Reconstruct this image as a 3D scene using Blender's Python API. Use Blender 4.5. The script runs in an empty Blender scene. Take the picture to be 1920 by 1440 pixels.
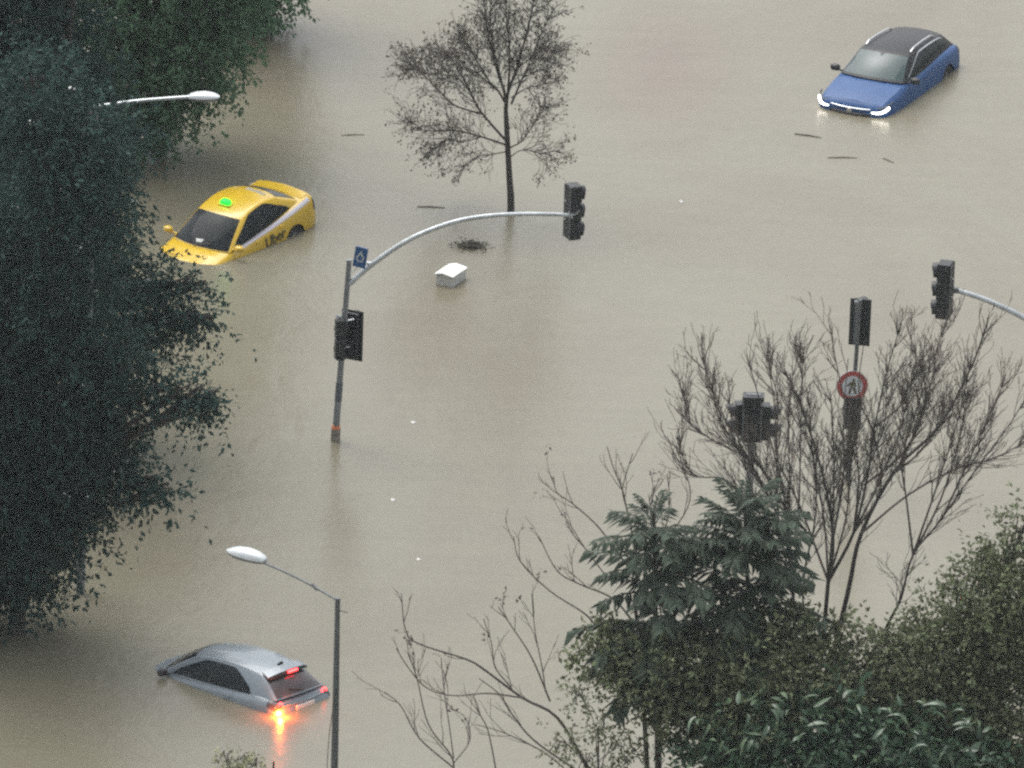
import bpy, bmesh, math, random
import numpy as np
from mathutils import Vector, Matrix
PI = math.pi
R = math.radians
rnd = random.Random(7)
rng = np.random.default_rng(7)
C = bpy.context.scene.collection
sc = bpy.context.scene

# ------------------------------------------------------------------ camera (long telephoto, from a high window)
PITCH, ROLL, DIST, FPX = R(20.316), R(1.788), 289.92, 25250.0
fw = Vector((0, math.cos(PITCH), -math.sin(PITCH)))
_rt = Vector((1, 0, 0)); _up = Vector((0, math.sin(PITCH), math.cos(PITCH)))
rt = math.cos(ROLL) * _rt + math.sin(ROLL) * _up
up = -math.sin(ROLL) * _rt + math.cos(ROLL) * _up
CAM = -fw * DIST
cd = bpy.data.cameras.new('camera')
cam = bpy.data.objects.new('camera', cd); C.objects.link(cam)
cam.matrix_world = Matrix(((rt.x, up.x, -fw.x, CAM.x), (rt.y, up.y, -fw.y, CAM.y), (rt.z, up.z, -fw.z, CAM.z), (0, 0, 0, 1)))
cd.sensor_fit = 'HORIZONTAL'; cd.sensor_width = 36; cd.lens = 36 * FPX / 1920
cd.clip_start = 1; cd.clip_end = 5000
sc.camera = cam

# ------------------------------------------------------------------ overcast dusk sky and weak, very soft sun
SUN_EL, SUN_AZ = R(64), R(325)          # azimuth measured from +Y, clockwise
w = bpy.data.worlds.new('World'); sc.world = w; w.use_nodes = True
nt = w.node_tree; nt.nodes.clear()
sky = nt.nodes.new('ShaderNodeTexSky'); sky.sky_type = 'NISHITA'; sky.sun_disc = False
sky.sun_elevation = SUN_EL; sky.sun_rotation = SUN_AZ
sky.air_density = 1.0; sky.dust_density = 4.0; sky.ozone_density = 1.0
hs = nt.nodes.new('ShaderNodeHueSaturation'); hs.inputs['Saturation'].default_value = 0.22
bg = nt.nodes.new('ShaderNodeBackground'); bg.inputs['Strength'].default_value = 0.10
wo = nt.nodes.new('ShaderNodeOutputWorld')
nt.links.new(sky.outputs[0], hs.inputs['Color']); nt.links.new(hs.outputs[0], bg.inputs[0]); nt.links.new(bg.outputs[0], wo.inputs[0])
sd = bpy.data.lights.new('sun', 'SUN'); sd.energy = .7; sd.angle = R(60); sd.color = (1, .97, .92)
so = bpy.data.objects.new('sun', sd); C.objects.link(so)
dirv = Vector((math.sin(SUN_AZ) * math.cos(SUN_EL), math.cos(SUN_AZ) * math.cos(SUN_EL), math.sin(SUN_EL)))
so.rotation_euler = dirv.to_track_quat('Z', 'Y').to_euler()
so.location = (0, 0, 60)
sc.view_settings.view_transform = 'Standard'; sc.view_settings.look = 'None'
sc.view_settings.gamma = 1; sc.view_settings.use_curve_mapping = False
sc.view_settings.exposure = 1.42
sc.cycles.sample_clamp_indirect = 6; sc.cycles.max_bounces = 6; sc.cycles.diffuse_bounces = 3; sc.cycles.transparent_max_bounces = 6
sc.cycles.filter_width = 2.5
sc.cycles.use_denoising = False      # the photograph is grainy

# ------------------------------------------------------------------ placing helpers: a photograph pixel (1920 x 1440) to a point of the place
def ray(px, py):
    return fw + (px - 960) / FPX * rt - (py - 720) / FPX * up
def at(px, py, z=0.0):
    d = ray(px, py); t = (z - CAM.z) / d.z
    return CAM + t * d
def aty(px, py, Y):
    d = ray(px, py); t = (Y - CAM.y) / d.y
    return CAM + t * d

# ------------------------------------------------------------------ materials
def mat(name, col, rough=.5, metal=0., var=.0, vscale=6., coat=0., bump=0., bscale=40., emit=None, estr=0., island=0., spec=.5, translucent=0.):
    m = bpy.data.materials.new(name); m.use_nodes = True
    n = m.node_tree.nodes; l = m.node_tree.links; b = n['Principled BSDF']
    b.inputs['Base Color'].default_value = (*col, 1)
    b.inputs['Roughness'].default_value = rough; b.inputs['Metallic'].default_value = metal
    b.inputs['Coat Weight'].default_value = coat; b.inputs['Coat Roughness'].default_value = .08
    b.inputs['Specular IOR Level'].default_value = spec
    src = None
    if var or island:
        hsv = n.new('ShaderNodeHueSaturation'); hsv.inputs['Color'].default_value = (*col, 1)
        if island:
            g = n.new('ShaderNodeNewGeometry'); f = g.outputs['Random Per Island']; a = island
            mh = n.new('ShaderNodeMapRange'); l.new(f, mh.inputs[0])
            mh.inputs[3].default_value = .5 - .035 * a; mh.inputs[4].default_value = .5 + .03 * a
            l.new(mh.outputs[0], hsv.inputs['Hue'])
        else:
            t = n.new('ShaderNodeTexNoise'); t.inputs['Scale'].default_value = vscale; t.inputs['Detail'].default_value = 5
            tc = n.new('ShaderNodeTexCoord'); l.new(tc.outputs['Object'], t.inputs['Vector'])
            f = t.outputs['Fac']; a = var
        mr = n.new('ShaderNodeMapRange'); l.new(f, mr.inputs[0])
        if not island:
            mr.inputs[1].default_value = .3; mr.inputs[2].default_value = .7
        mr.inputs[3].default_value = 1 - a; mr.inputs[4].default_value = 1 + a
        l.new(mr.outputs[0], hsv.inputs['Value']); l.new(hsv.outputs[0], b.inputs['Base Color'])
    if bump:
        t2 = n.new('ShaderNodeTexNoise'); t2.inputs['Scale'].default_value = bscale; t2.inputs['Detail'].default_value = 4
        tc2 = n.new('ShaderNodeTexCoord'); l.new(tc2.outputs['Object'], t2.inputs['Vector'])
        bp = n.new('ShaderNodeBump'); bp.inputs['Strength'].default_value = bump; bp.inputs['Distance'].default_value = .02
        l.new(t2.outputs['Fac'], bp.inputs['Height']); l.new(bp.outputs[0], b.inputs['Normal'])
    if translucent:
        tr = n.new('ShaderNodeBsdfTranslucent'); mxs = n.new('ShaderNodeMixShader'); mxs.inputs[0].default_value = translucent
        if b.inputs['Base Color'].links: l.new(b.inputs['Base Color'].links[0].from_socket, tr.inputs[0])
        else: tr.inputs[0].default_value = (*col, 1)
        l.new(b.outputs[0], mxs.inputs[1]); l.new(tr.outputs[0], mxs.inputs[2]); l.new(mxs.outputs[0], n['Material Output'].inputs['Surface'])
    if emit:
        b.inputs['Emission Color'].default_value = (*emit, 1); b.inputs['Emission Strength'].default_value = estr
    return m

M = {}
M['yellow'] = mat('taxi_yellow', (.60, .395, .018), .32, 0, .06, 3, .5)
M['blue'] = mat('blue_paint', (.03, .082, .21), .42, .0, .06, 4, .0, spec=.25)
M['silver'] = mat('silver_paint', (.185, .22, .245), .38, .25, .05, 4, .5)
M['black_paint'] = mat('black_roof_paint', (.012, .013, .016), .35, 0, .1, 4, .0, spec=.25)
M['glass'] = mat('dark_car_glass', (.012, .016, .018), .06, 0, .3, 3, .0, spec=.12)
M['glass_teal'] = mat('teal_car_glass', (.05, .078, .08), .06, 0, .15, 3, .0, spec=.3)
M['glass_rear'] = mat('rear_car_glass', (.06, .05, .052), .12, 0, .2, 5)
M['rubber'] = mat('black_rubber', (.015, .015, .016), .7, 0, .2, 20)
M['trim'] = mat('black_trim', (.02, .021, .023), .5, 0, .2, 12)
M['chrome'] = mat('bright_trim', (.75, .77, .78), .22, 1., .05, 10)
M['rim'] = mat('wheel_rim_metal', (.35, .36, .38), .35, .9, .1, 10)
M['stripe'] = mat('pale_stripe_film', (.55, .53, .58), .5, 0, .08, 20)
M['ink'] = mat('dark_lettering', (.07, .055, .02), .6, 0, .2, 30)
M['roof_print'] = mat('grey_roof_lettering', (.33, .31, .24), .6, 0, .2, 30)
M['green_lit'] = mat('lit_green_sign', (.02, .5, .05), .4, emit=(.0, 1.0, .02), estr=1.6)
M['head_lit'] = mat('lit_headlamp', (.9, .9, .85), .2, emit=(1., .95, .82), estr=4.)
M['red_lit'] = mat('lit_red_lamp', (.5, .01, .01), .2, emit=(1., .03, .03), estr=5.)
M['red_ring'] = mat('red_lamp_lens', (.45, .02, .02), .15, emit=(1., .04, .04), estr=.8)
M['amber_lit'] = mat('lit_amber_lamp', (.9, .3, .02), .2, emit=(1., .15, .008), estr=60.)
M['plate'] = mat('number_plate_white', (.72, .72, .68), .5, 0, .05, 30)
M['galv'] = mat('galvanised_steel', (.42, .45, .46), .38, .45, .16, 5, bump=.1)
M['pole_grey'] = mat('grey_pole_paint', (.20, .215, .225), .5, .2, .18, 4)
M['pole_dark'] = mat('dark_band_paint', (.10, .115, .13), .55, .1, .2, 8)
M['lamp_pole'] = mat('dark_lamp_pole', (.10, .11, .112), .5, .3, .15, 5)
M['sig'] = mat('signal_black', (.010, .013, .015), .5, 0, .2, 8)
M['sig_edge'] = mat('signal_worn_edge', (.11, .12, .13), .5, 0, .25, 12)  # paler grey than the housing
M['lens_dark'] = mat('unlit_lens', (.03, .03, .03), .2, 0, .2, 10)
M['lamp_white'] = mat('lamp_shell_white', (.54, .58, .59), .35, 0, .04, 6, .3)
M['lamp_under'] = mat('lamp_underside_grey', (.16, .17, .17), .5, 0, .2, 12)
M['sign_blue'] = mat('sign_blue', (.02, .085, .22), .45, 0, .08, 14)
M['sign_white'] = mat('sign_white', (.42, .45, .46), .5, 0, .08, 14)
M['sign_red'] = mat('sign_faded_red', (.30, .055, .05), .55, 0, .15, 10)
M['concrete'] = mat('wet_concrete', (.22, .20, .165), .8, 0, .2, 8, bump=.4)
M['orange'] = mat('orange_tape', (.75, .22, .08), .5, 0, .1, 20)
M['box_white'] = mat('white_sheet_metal', (.74, .76, .74), .45, 0, .05, 8)
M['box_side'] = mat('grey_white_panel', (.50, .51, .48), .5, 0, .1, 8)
M['debris'] = mat('wet_dark_wood', (.055, .05, .042), .6, 0, .3, 14)
M['debris_white'] = mat('white_litter', (.75, .75, .72), .5, 0, .05, 20)
M['bark'] = mat('wet_bark', (.05, .043, .039), .8, 0, .3, 9, bump=.6, bscale=25)
M['bark_brown'] = mat('brown_wet_bark', (.075, .062, .05), .8, 0, .3, 9, bump=.6, bscale=25)
M['twig'] = mat('thin_twigs', (.095, .08, .07), .8, 0, .25, 5)
M['leaf_dark'] = mat('dark_bluegreen_leaf', (.030, .064, .054), .65, 0, 0, 1, island=.4, spec=.12, translucent=.35)
M['leaf_green'] = mat('mid_green_leaf', (.10, .185, .105), .65, 0, 0, 1, island=.35, spec=.12, translucent=.4)
M['leaf_olive'] = mat('olive_leaf', (.15, .17, .095), .65, 0, 0, 1, island=.7, spec=.12, translucent=.4)
M['leaf_gloss'] = mat('glossy_green_leaf', (.058, .105, .06), .4, 0, 0, 1, island=.55, spec=.3, translucent=.3)
M['leaf_big'] = mat('broad_glossy_leaf', (.05, .085, .045), .35, 0, .35, 2.5, spec=.6)
M['leaf_frond'] = mat('dark_frond_leaf', (.040, .055, .038), .6, 0, .35, 1.5, spec=.15)
M['leaf_brown'] = mat('withered_leaf', (.075, .066, .052), .7, 0, 0, 1, island=.5, spec=.2)
M['leaf_yellow'] = mat('yellowgreen_leaf', (.20, .21, .10), .6, 0, 0, 1, island=.4, spec=.3)
M['leaf_pale'] = mat('pale_blossom', (.62, .64, .60), .5, 0, 0, 1, island=.2)  # pale colour painted in for glints off glossy leaves

# ------------------------------------------------------------------ object helpers
def tag(o, label=None, cat=None, group=None, kind=None):
    if label: o['label'] = label
    if cat: o['category'] = cat
    if group: o['group'] = group
    if kind: o['kind'] = kind
    return o
def empty(name, loc, rot=(0, 0, 0)):
    o = bpy.data.objects.new(name, None); C.objects.link(o); o.empty_display_size = .3
    o.location = loc; o.rotation_euler = rot
    return o
def thing(name, label, cat, loc=(0, 0, 0), rot=(0, 0, 0), group=None):
    return tag(empty(name, loc, rot), label, cat, group)
def link(name, me, parent=None):
    o = bpy.data.objects.new(name, me); C.objects.link(o)
    if parent: o.parent = parent
    return o
class Geo:
    def __init__(s): s.v = []; s.f = []; s.mi = []
    def add(s, verts, faces, mi=0):
        b = len(s.v); s.v += [tuple(p) for p in verts]
        s.f += [tuple(i + b for i in f) for f in faces]; s.mi += [mi] * len(faces); return s
    def tube(s, pts, rad, n=8, cap=True, mi=0):
        pts = [Vector(p) for p in pts]; k = len(pts)
        if not hasattr(rad, '__len__'): rad = [rad] * k
        b = len(s.v); prev = None
        for i, p in enumerate(pts):
            t = (pts[min(i + 1, k - 1)] - pts[max(i - 1, 0)]).normalized()
            if prev is None:
                a = Vector((1, 0, 0)) if abs(t.x) < .8 else Vector((0, 1, 0)); u = t.cross(a).normalized()
            else:
                u = (prev - t * prev.dot(t)).normalized()
            prev = u; v = t.cross(u)
            for j in range(n):
                an = 2 * PI * j / n; s.v.append(tuple(p + rad[i] * (math.cos(an) * u + math.sin(an) * v)))
        for i in range(k - 1):
            for j in range(n):
                j2 = (j + 1) % n
                s.f.append((b + i * n + j, b + i * n + j2, b + (i + 1) * n + j2, b + (i + 1) * n + j)); s.mi.append(mi)
        if cap:
            s.f.append(tuple(b + j for j in reversed(range(n)))); s.mi.append(mi)
            s.f.append(tuple(b + (k - 1) * n + j for j in range(n))); s.mi.append(mi)
        return s
    def box(s, c, d, mi=0, m=None):
        vs = [Vector((c[0] + sx * d[0] / 2, c[1] + sy * d[1] / 2, c[2] + sz * d[2] / 2)) for sx in (-1, 1) for sy in (-1, 1) for sz in (-1, 1)]
        if m: vs = [m @ p for p in vs]
        return s.add(vs, [(0, 1, 3, 2), (4, 6, 7, 5), (0, 4, 5, 1), (2, 3, 7, 6), (0, 2, 6, 4), (1, 5, 7, 3)], mi)
    def prism(s, poly, thick, m, mi=0):
        """flat outline poly (2-D) given a thickness, placed by matrix m (local z is the thickness)"""
        k = len(poly)
        vs = [m @ Vector((x, y, 0)) for x, y in poly] + [m @ Vector((x, y, thick)) for x, y in poly]
        return s.add(vs, [tuple(reversed(range(k))), tuple(range(k, 2 * k))] + [(i, (i + 1) % k, k + (i + 1) % k, k + i) for i in range(k)], mi)
    def build(s, name, mats, parent=None, smooth=None, bevel=0.):
        me = bpy.data.meshes.new(name); me.from_pydata(s.v, [], s.f)
        if not isinstance(mats, (list, tuple)): mats = [mats]
        for m in mats: me.materials.append(m)
        if len(mats) > 1: me.polygons.foreach_set('material_index', s.mi)
        if bevel:
            bm = bmesh.new(); bm.from_mesh(me)
            es = [e for e in bm.edges if len(e.link_faces) == 2 and e.calc_face_angle(0) > R(40)]
            bmesh.ops.bevel(bm, geom=es, offset=bevel, segments=2, affect='EDGES', clamp_overlap=True, profile=.5)
            bm.to_mesh(me); bm.free()
        if smooth:
            me.polygons.foreach_set('use_smooth', [True] * len(me.polygons)); me.set_sharp_from_angle(angle=R(smooth))
        me.update()
        return link(name, me, parent)

def bez(pts, n=24):
    """smooth curve through points (Catmull-Rom)"""
    P = [Vector(p) for p in pts]; P = [2 * P[0] - P[1]] + P + [2 * P[-1] - P[-2]]; out = []
    for i in range(1, len(P) - 2):
        k = max(2, n // (len(P) - 3))
        for j in range(k):
            t = j / k
            out.append(.5 * ((2 * P[i]) + (P[i + 1] - P[i - 1]) * t + (2 * P[i - 1] - 5 * P[i] + 4 * P[i + 1] - P[i + 2]) * t * t + (3 * P[i] - P[i - 1] - 3 * P[i + 1] + P[i + 2]) * t ** 3))
    out.append(P[-2]); return out

# ------------------------------------------------------------------ the setting: flood water over the drowned road
def sheet(name, z, m, half=420, n=2):
    g = Geo(); vs = []; fs = []
    for i in range(n):
        for j in range(n):
            vs.append((-half + 2 * half * i / (n - 1), -half + 2 * half * j / (n - 1) + 200, z))
    for i in range(n - 1):
        for j in range(n - 1):
            fs.append((i * n + j, (i + 1) * n + j, (i + 1) * n + j + 1, i * n + j + 1))
    o = g.add(vs, fs).build(name, m); tag(o, kind='structure'); return o

def water_material():
    m = bpy.data.materials.new('muddy_flood_water'); m.use_nodes = True
    n = m.node_tree.nodes; l = m.node_tree.links; b = n['Principled BSDF']
    tc = n.new('ShaderNodeTexCoord')
    def noise(scale, detail, stretch=(1, 1, 1), rotz=0., dist=0., rough=.55):
        mp = n.new('ShaderNodeMapping'); mp.inputs['Scale'].default_value = stretch; mp.inputs['Rotation'].default_value = (0, 0, rotz)
        t = n.new('ShaderNodeTexNoise'); t.inputs['Scale'].default_value = scale; t.inputs['Detail'].default_value = detail
        t.inputs['Distortion'].default_value = dist; t.inputs['Roughness'].default_value = rough
        l.new(tc.outputs['Object'], mp.inputs['Vector']); l.new(mp.outputs[0], t.inputs['Vector']); return t.outputs['Fac']
    r = n.new('ShaderNodeValToRGB'); l.new(noise(.085, 6, (1, .5, 1), R(15), 1.5), r.inputs[0])
    r.color_ramp.elements[0].position = .3; r.color_ramp.elements[0].color = (.142, .122, .085, 1)
    r.color_ramp.elements[1].position = .72; r.color_ramp.elements[1].color = (.172, .163, .119, 1)
    e = r.color_ramp.elements.new(.5); e.color = (.160, .148, .106, 1)
    # a rustier patch of silt drifting over the far carriageway
    mp = n.new('ShaderNodeMapping'); mp.vector_type = 'TEXTURE'
    q = at(1245, 130); mp.inputs['Location'].default_value = (q.x, q.y - 200 * 0, 0); mp.inputs['Scale'].default_value = (2.2, 6.5, 1)
    gr = n.new('ShaderNodeTexGradient'); gr.gradient_type = 'SPHERICAL'
    l.new(tc.outputs['Object'], mp.inputs['Vector']); l.new(mp.outputs[0], gr.inputs[0])
    mx = n.new('ShaderNodeMix'); mx.data_type = 'RGBA'; mm = n.new('ShaderNodeMath'); mm.operation = 'MULTIPLY'; mm.inputs[1].default_value = .9
    l.new(gr.outputs['Fac'], mm.inputs[0]); l.new(mm.outputs[0], mx.inputs[0]); l.new(r.outputs[0], mx.inputs[6]); mx.inputs[7].default_value = (.150, .115, .088, 1)
    # thin silty speckle
    sp = n.new('ShaderNodeMapRange'); l.new(noise(5, 6, (1, .5, 1), 0, .5, .75), sp.inputs[0]); sp.inputs[1].default_value = .3; sp.inputs[2].default_value = .7
    sp.inputs[3].default_value = .94; sp.inputs[4].default_value = 1.06
    st = n.new('ShaderNodeMapRange'); l.new(noise(.55, 7, (.22, 1.6, 1), R(-12), 1.8, .62), st.inputs[0]); st.inputs[1].default_value = .35; st.inputs[2].default_value = .68
    st.inputs[3].default_value = .955; st.inputs[4].default_value = 1.035
    mu = n.new('ShaderNodeMath'); mu.operation = 'MULTIPLY'; l.new(sp.outputs[0], mu.inputs[0]); l.new(st.outputs[0], mu.inputs[1]); sp = mu
    hv = n.new('ShaderNodeHueSaturation'); l.new(mx.outputs[2], hv.inputs['Color']); l.new(sp.outputs[0], hv.inputs['Value'])
    l.new(hv.outputs[0], b.inputs['Base Color'])
    b.inputs['IOR'].default_value = 1.38; b.inputs['Roughness'].default_value = .28
    a1 = n.new('ShaderNodeMath'); a1.operation = 'MULTIPLY'; a1.inputs[1].default_value = 1.0; l.new(noise(1.1, 4, (1, .6, 1), R(10), .6), a1.inputs[0])
    a2 = n.new('ShaderNodeMath'); a2.operation = 'MULTIPLY_ADD'; a2.inputs[1].default_value = .14; l.new(noise(7, 3, (1, .7, 1), R(-20), .4), a2.inputs[0]); l.new(a1.outputs[0], a2.inputs[2])
    bp = n.new('ShaderNodeBump'); bp.inputs['Strength'].default_value = 1.0; bp.inputs['Distance'].default_value = .022
    l.new(a2.outputs[0], bp.inputs['Height']); l.new(bp.outputs[0], b.inputs['Normal'])
    return m
ground = sheet('ground', -1.5, mat('drowned_asphalt', (.05, .05, .05), .9, 0, .2, 1))
water = sheet('water', 0.0, water_material())

# ------------------------------------------------------------------ cars
def lerp(a, b, t): return a + (b - a) * t
def build_car(sp, root, paint, roofpaint):
    ST = np.array(sp['st'], float); o_ = np.argsort(ST[:, 0]); ST = ST[o_]
    def sec(x):
        # smooth (cosine-free) interpolation of the station values
        return [float(np.interp(x, ST[:, 0], ST[:, k])) for k in range(1, 5)]
    def prof(x):
        wv, zs, zc, zb = sec(x); h = zs - zb
        return [(0, zb), (wv * .78, zb), (wv * .93, zb + .05), (wv * .985, zb + .22 * h), (wv, zb + .48 * h), (wv * .992, zb + .70 * h), (wv * .972, zb + .86 * h),
                (wv * .93, zb + .955 * h), (wv * .86, zs), (wv * .55, lerp(zs, zc, .7)), (wv * .28, lerp(zs, zc, .93)), (0, zc)]
    def L(x, q, sg=1):
        p = prof(x); q = min(max(q, 0), len(p) - 1.0001); i = int(q); f = q - i
        return Vector((x, sg * lerp(p[i][0], p[i + 1][0], f), lerp(p[i][1], p[i + 1][1], f)))
    g = sp['gh']
    def roof(s, t):
        wv = lerp(g['yrf'], g['yrr'], s); x = lerp(g['xrf'], g['xrr'], s) + lerp(g['bf'], -g['br'], s) * (1 - t * t)
        return Vector((x, wv * t, lerp(g['zrf'], g['zrr'], s) + g['arch'] * 4 * s * (1 - s) + g['crown'] * (1 - t * t)))
    def front(t, v):
        a = Vector((g['xcw'] + g['bc'] * (1 - t * t), g['yc'] * t, g['zc'] + .05 * (1 - t * t))); b = roof(0, t)
        return a.lerp(b, v) + Vector((.5, 0, .85)) * (.035 * 4 * v * (1 - v) * (1 - t ** 4))
    def rear(t, v):
        a = Vector((g['xrb'] - g['bb'] * (1 - t * t), g['yrb'] * t, g['zrb'] + .03 * (1 - t * t))); b = roof(1, t)
        return a.lerp(b, v) + Vector((-.5, 0, .8)) * (g.get('rbulge', .03) * 4 * v * (1 - v) * (1 - t ** 4))
    def side(s, v, sg):
        a = Vector((lerp(g['xcw'], g['xrb'], s), sg * (lerp(g['yc'], g['yrb'], s) + .07 * 4 * s * (1 - s)), lerp(g['zc'], g['zrb'], s))); b = roof(s, sg)
        p = a.lerp(b, v); p.y += sg * .035 * 4 * v * (1 - v) * (1 - (2 * s - 1) ** 4); return p
    # lower body
    xs = sorted(set(list(ST[:, 0]) + list(np.linspace(ST[0, 0], ST[-1, 0], 40))))
    G = Geo(); npf = len(prof(0)); ring = 2 * npf - 2
    for x in xs:
        p = prof(x)
        G.v += [(x, y, z) for y, z in p] + [(x, -y, z) for y, z in reversed(p[1:-1])]
    for i in range(len(xs) - 1):
        for j in range(ring):
            j2 = (j + 1) % ring
            G.f.append((i * ring + j, i * ring + j2, (i + 1) * ring + j2, (i + 1) * ring + j))
    G.f.append(tuple(range(ring))); G.f.append(tuple(reversed(range((len(xs) - 1) * ring, len(xs) * ring))))
    G.mi = [0] * len(G.f)
    body = G.build('body', [paint, M['rubber']], root)
    bm = bmesh.new(); bm.from_mesh(body.data); bmesh.ops.recalc_face_normals(bm, faces=bm.faces); bm.to_mesh(body.data); bm.free()
    # wheel arches cut out
    xw, zw, rw = sp['wheel']
    for sg in (1, -1):
        cg = Geo(); cg.tube([(xw, sg * .60, zw), (xw, sg * 1.2, zw)], rw + .055, 28)
        cut = cg.build('cutter', M['rubber'], root)
        bmc = bmesh.new(); bmc.from_mesh(cut.data); bmesh.ops.recalc_face_normals(bmc, faces=bmc.faces); bmc.to_mesh(cut.data); bmc.free()
        md = body.modifiers.new('b', 'BOOLEAN'); md.object = cut; md.operation = 'DIFFERENCE'; md.solver = 'EXACT'
        dg = bpy.context.evaluated_depsgraph_get(); dg.update()
        me = bpy.data.meshes.new_from_object(body.evaluated_get(dg)); body.modifiers.clear(); body.data = me
        bpy.data.objects.remove(cut)
    me = body.data
    if len(me.materials) < 2:
        me.materials.clear(); me.materials.append(paint); me.materials.append(M['rubber'])
    for p in me.polygons:
        c = p.center; d = math.hypot(c.x - xw, c.z - zw)
        p.material_index = 1 if (d < rw + .06 and abs(c.y) < .95 and (abs(c.y) < .615 or abs(p.normal.y) < .35)) else 0
    me.polygons.foreach_set('use_smooth', [True] * len(me.polygons)); me.set_sharp_from_angle(angle=R(38)); me.update()
    # cabin shell
    n, k, m_ = 14, 6, 16
    H = Geo()
    def grid(f, nu, nv, flip=False):
        vs = [f(i / nu, j / nv) for i in range(nu + 1) for j in range(nv + 1)]
        fs = [(i * (nv + 1) + j, (i + 1) * (nv + 1) + j, (i + 1) * (nv + 1) + j + 1, i * (nv + 1) + j + 1) for i in range(nu) for j in range(nv)]
        if flip: fs = [tuple(reversed(f_)) for f_ in fs]
        H.add(vs, fs)
    lo = -.12
    ext = lambda f: (lambda a, b: f(a, b))
    grid(lambda a, b: front(2 * a - 1, b), n, k); grid(lambda a, b: rear(2 * a - 1, b), n, k, True)
    grid(lambda a, b: side(a, b, 1), m_, k, True); grid(lambda a, b: side(a, b, -1), m_, k)
    nroof = len(H.f)
    grid(lambda a, b: roof(a, 2 * b - 1), m_, n)
    H.mi = [0] * nroof + [1] * (len(H.f) - nroof)
    cab = H.build('cabin_shell', [sp.get('pillar', paint), roofpaint], root)
    bm = bmesh.new(); bm.from_mesh(cab.data); bmesh.ops.remove_doubles(bm, verts=bm.verts, dist=.002)
    bmesh.ops.recalc_face_normals(bm, faces=bm.faces)
    es = [e for e in bm.edges if len(e.link_faces) == 2 and e.calc_face_angle(0) > R(30)]
    bmesh.ops.bevel(bm, geom=es, offset=.028, segments=3, affect='EDGES', clamp_overlap=True, profile=.5)
    bm.to_mesh(cab.data); bm.free()
    cab.data.polygons.foreach_set('use_smooth', [True] * len(cab.data.polygons)); cab.data.set_sharp_from_angle(angle=R(45))
    # glass and panels: thick patches standing a few millimetres proud
    def patch(name, f, u0, u1, vlo, vhi, mt, off=.007, nu=16, nv=6, par=None, centre=Vector((0, 0, .7)), back=.02):
        vl = vlo if callable(vlo) else (lambda u: vlo); vh = vhi if callable(vhi) else (lambda u: vhi)
        P = []; N = []
        for i in range(nu + 1):
            u = lerp(u0, u1, i / nu)
            for j in range(nv + 1):
                v = lerp(vl(u), vh(u), j / nv); e = .004
                p = f(u, v); du = f(u + e, v) - f(u - e, v); dv = f(u, v + e) - f(u, v - e); nn = du.cross(dv)
                nn = nn.normalized() if nn.length > 1e-12 else (p - centre).normalized()
                if nn.dot(p - Vector((p.x * .75, 0, .5))) < 0: nn = -nn
                P.append(p); N.append(nn)
        gg = Geo(); a = [p + n_ * off for p, n_ in zip(P, N)]; b = [p - n_ * back for p, n_ in zip(P, N)]
        nb = len(a); q = nv + 1; fs = []
        for i in range(nu):
            for j in range(nv):
                fa = (i * q + j, (i + 1) * q + j, (i + 1) * q + j + 1, i * q + j + 1)
                fs.append(fa); fs.append(tuple(x + nb for x in reversed(fa)))
        rim = [i * q for i in range(nu + 1)] + [nu * q + j for j in range(1, q)] + [i * q + nv for i in range(nu - 1, -1, -1)] + [j for j in range(nv - 1, 0, -1)]
        for i in range(len(rim)):
            a_, b_ = rim[i], rim[(i + 1) % len(rim)]; fs.append((a_, b_, b_ + nb, a_ + nb))
        gg.add(a + b, fs); o = gg.build(name, mt, par or root, smooth=35)
        bm = bmesh.new(); bm.from_mesh(o.data); bmesh.ops.recalc_face_normals(bm, faces=bm.faces); bm.to_mesh(o.data); bm.free()
        return o
    return dict(L=L, roof=roof, front=front, rear=rear, side=side, patch=patch, sec=sec)

def wheel(root, x, y, z, r):
    o = empty('wheel', (x, y, z)); o.parent = root
    g = Geo(); sg = 1 if y > 0 else -1
    ys = [-.1, -.1, -.08, .06, .09, .085]; rs = [r * .55, r * .93, r, r, r * .93, r * .62]
    N = 28; vs = [(rr * math.cos(2 * PI * j / N), sg * yy, rr * math.sin(2 * PI * j / N)) for yy, rr in zip(ys, rs) for j in range(N)]
    g.add(vs, [(i * N + j, i * N + (j + 1) % N, (i + 1) * N + (j + 1) % N, (i + 1) * N + j) for i in range(len(ys) - 1) for j in range(N)])
    g.build('tyre', M['rubber'], o, smooth=40)
    h = Geo(); h.tube([(0, sg * .02, 0), (0, sg * .05, 0)], r * .62, 28); h.tube([(0, sg * .05, 0), (0, sg * .085, 0)], r * .14, 12)
    for k in range(5):
        a = 2 * PI * k / 5; h.box((r * .34, sg * .06, 0), (r * .52, .03, .055), m=Matrix.Rotation(a, 4, 'Y'))
    h.build('rim', M['rim'], o)
    return o

def mirror(root, x, y, z, m, lab=None):
    sg = 1 if y > 0 else -1; g = Geo()
    rows = [(-.075, .55), (-.04, .95), (.02, 1), (.06, .8), (.085, .35)]; N = 14; vs = []
    for dx, s in rows:
        for j in range(N):
            a = 2 * PI * j / N
            vs.append((x + dx, y + .115 * s * math.copysign(abs(math.cos(a)) ** .7, math.cos(a)), z + .078 * s * math.copysign(abs(math.sin(a)) ** .7, math.sin(a))))
    fs = [(i * N + j, i * N + (j + 1) % N, (i + 1) * N + (j + 1) % N, (i + 1) * N + j) for i in range(len(rows) - 1) for j in range(N)]
    fs += [tuple(reversed(range(N))), tuple(range((len(rows) - 1) * N, len(rows) * N))]
    g.add(vs, fs); g.tube([(x - .02, y - sg * .06, z - .05), (x - .02, y - sg * .24, z - .075)], .025, 8)
    o = g.build('door_mirror', m, root, smooth=50)
    if lab: o['label'] = lab
    return o

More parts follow.
